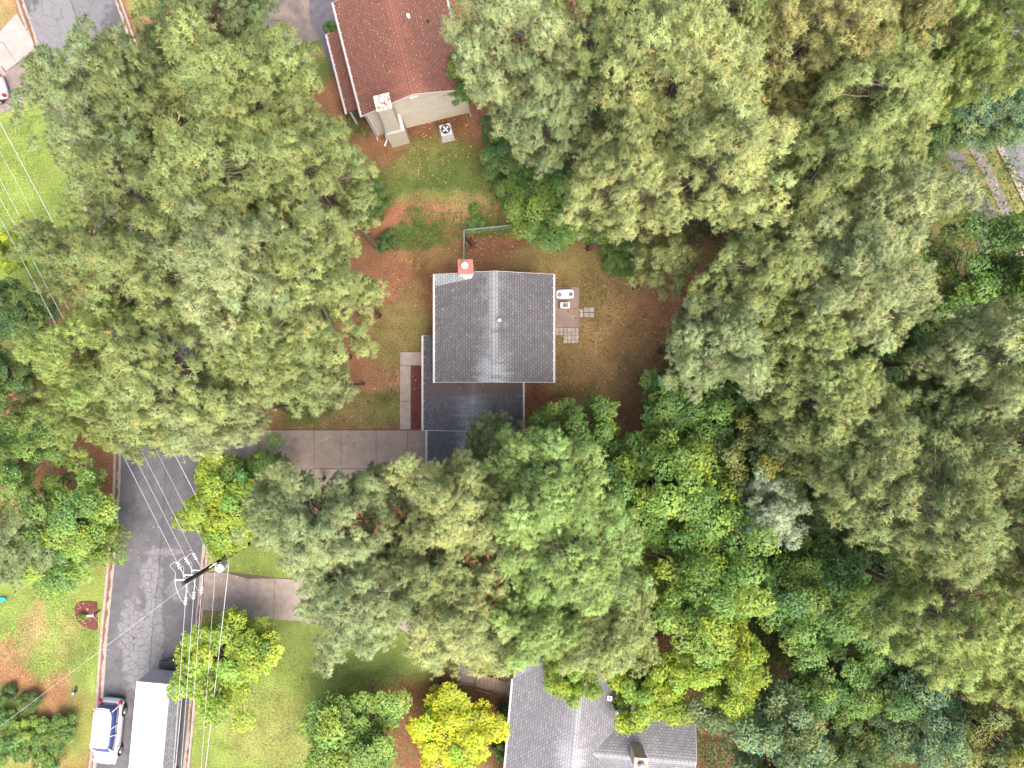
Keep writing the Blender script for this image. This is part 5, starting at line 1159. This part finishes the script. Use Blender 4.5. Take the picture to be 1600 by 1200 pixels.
scatter('undergrowth', 'dark undergrowth below the pines left of the grey house', [(480, 620, 40, 60), (430, 600, 40, 50), (500, 250, 50, 70), (575, 330, 22, 40), (615, 375, 14, 18), (560, 200, 18, 20)], .16, LD, 24, .5, 22)
scatter('ground_weeds', 'bright green weeds on the red clay above the fence', [(655, 357, 34, 150), (630, 365, 16, 40), (700, 345, 16, 30), (745, 345, 30, 70), (720, 362, 14, 25), (780, 300, 26, 60), (795, 345, 22, 40)], .10, LG, 16, .16, 23)
scatter('ivy', 'green ivy and brambles between the red house lawn and the wood', [(800, 215, 34, 60), (805, 280, 36, 90), (850, 250, 40, 60), (775, 270, 10, 20)], .15, LG, 24, .5, 24)
scatter('grass_tufts', 'rough grass tufts along the yard of the grey house', [(950, 520, 110, 500), (900, 420, 130, 260), (640, 430, 40, 120), (620, 600, 36, 160), (500, 650, 90, 220), (680, 270, 100, 260)], .07, (.085, .085, .026), 7, .03, 25)
scatter('fallen_leaves', 'tan fallen leaves strewn over yards, lawns and kerbs', [(950, 520, 130, 300), (760, 385, 60, 120), (690, 205, 80, 160), (630, 440, 40, 60), (70, 1010, 80, 110), (80, 990, 30, 50), (130, 960, 18, 50), (60, 1090, 60, 20), (680, 290, 110, 60), (500, 660, 100, 20), (155, 960, 5, 20), (1550, 290, 50, 30), (540, 700, 110, 40), (380, 930, 50, 25), (172, 860, 8, 25), (160, 1000, 8, 25), (640, 600, 16, 20), (240, 850, 60, 25), (880, 500, 24, 14)], .11, (.48, .36, .20), 1, .02, 26, True)

def blades(name, label, boxes, dens, col, hgt, wid, seed, lay=0.0, cat='grass'):
    """thin blades or needles strewn over pixel ellipses"""
    g = np.random.default_rng(seed); P = []
    for px, py, rx, ry in boxes:
        n = int(math.pi * rx * ry * (CAMH / FPX) ** 2 * dens); a_ = g.uniform(0, 2 * np.pi, n); r_ = np.sqrt(g.random(n))
        P.append(np.stack([px + rx * r_ * np.cos(a_) - 800, 600 - py - ry * r_ * np.sin(a_)], 1) * CAMH / FPX)
    c = np.concatenate(P); n = len(c); q = np.concatenate([c, np.full((n, 1), .004)], 1); keep = vnoise(c[:, 0], c[:, 1], 1.3, seed) > g.random(n) * .8; q = q[keep]; n = len(q)
    th = g.uniform(0, 2 * np.pi, n); d = np.stack([np.cos(th), np.sin(th), np.zeros(n)], 1); s_ = np.stack([-np.sin(th), np.cos(th), np.zeros(n)], 1); L = hgt * g.uniform(.5, 1.3, n)[:, None]
    tip = q + d * L * (.9 if lay else .7) + np.array((0, 0, 1.0)) * L * (.15 if lay else .7); w = wid * g.uniform(.6, 1.4, n)[:, None]
    V = np.stack([q - s_ * w, q + s_ * w, tip], 1).reshape(-1, 3); t = g.uniform(.55, 1.45, n); hue = g.normal(0, .15, n)
    C = np.repeat(np.stack([t * (1 + hue), t, t * (1 - hue)], 1).clip(.05, 3), 3, 0); Nn = np.repeat(unit(np.array((0, 0, 1.0)) + d * .3), 3, 0)
    o = link(name, npmesh(name, V, np.arange(len(V)).reshape(-1, 3), C, M_LEAF, N=Nn), kind='stuff'); o.color = (*col, 1); o['label'] = label; o['category'] = cat
blades('lawn_grass', 'short lawn grass on the lower lawn and the left lawns', [(520, 1090, 240, 120), (60, 1010, 95, 90), (50, 290, 80, 110), (390, 880, 50, 35)], 150, (.115, .165, .036), .10, .022, 41)
blades('yard_grass', 'thin olive grass on the yards of both houses', [(950, 530, 110, 130), (680, 265, 110, 55), (620, 560, 40, 110), (520, 645, 110, 25), (1530, 290, 60, 70), (465, 95, 30, 28)], 110, (.105, .115, .034), .10, .02, 42)
blades('pine_straw', 'brown pine straw lying over the yard of the grey house', [(950, 530, 130, 150), (760, 385, 120, 40), (630, 450, 50, 80), (690, 205, 100, 28), (680, 330, 90, 16), (690, 1120, 100, 80), (850, 620, 60, 30)], 120, (.23, .115, .06), .16, .013, 43, 1.0, 'pine straw')
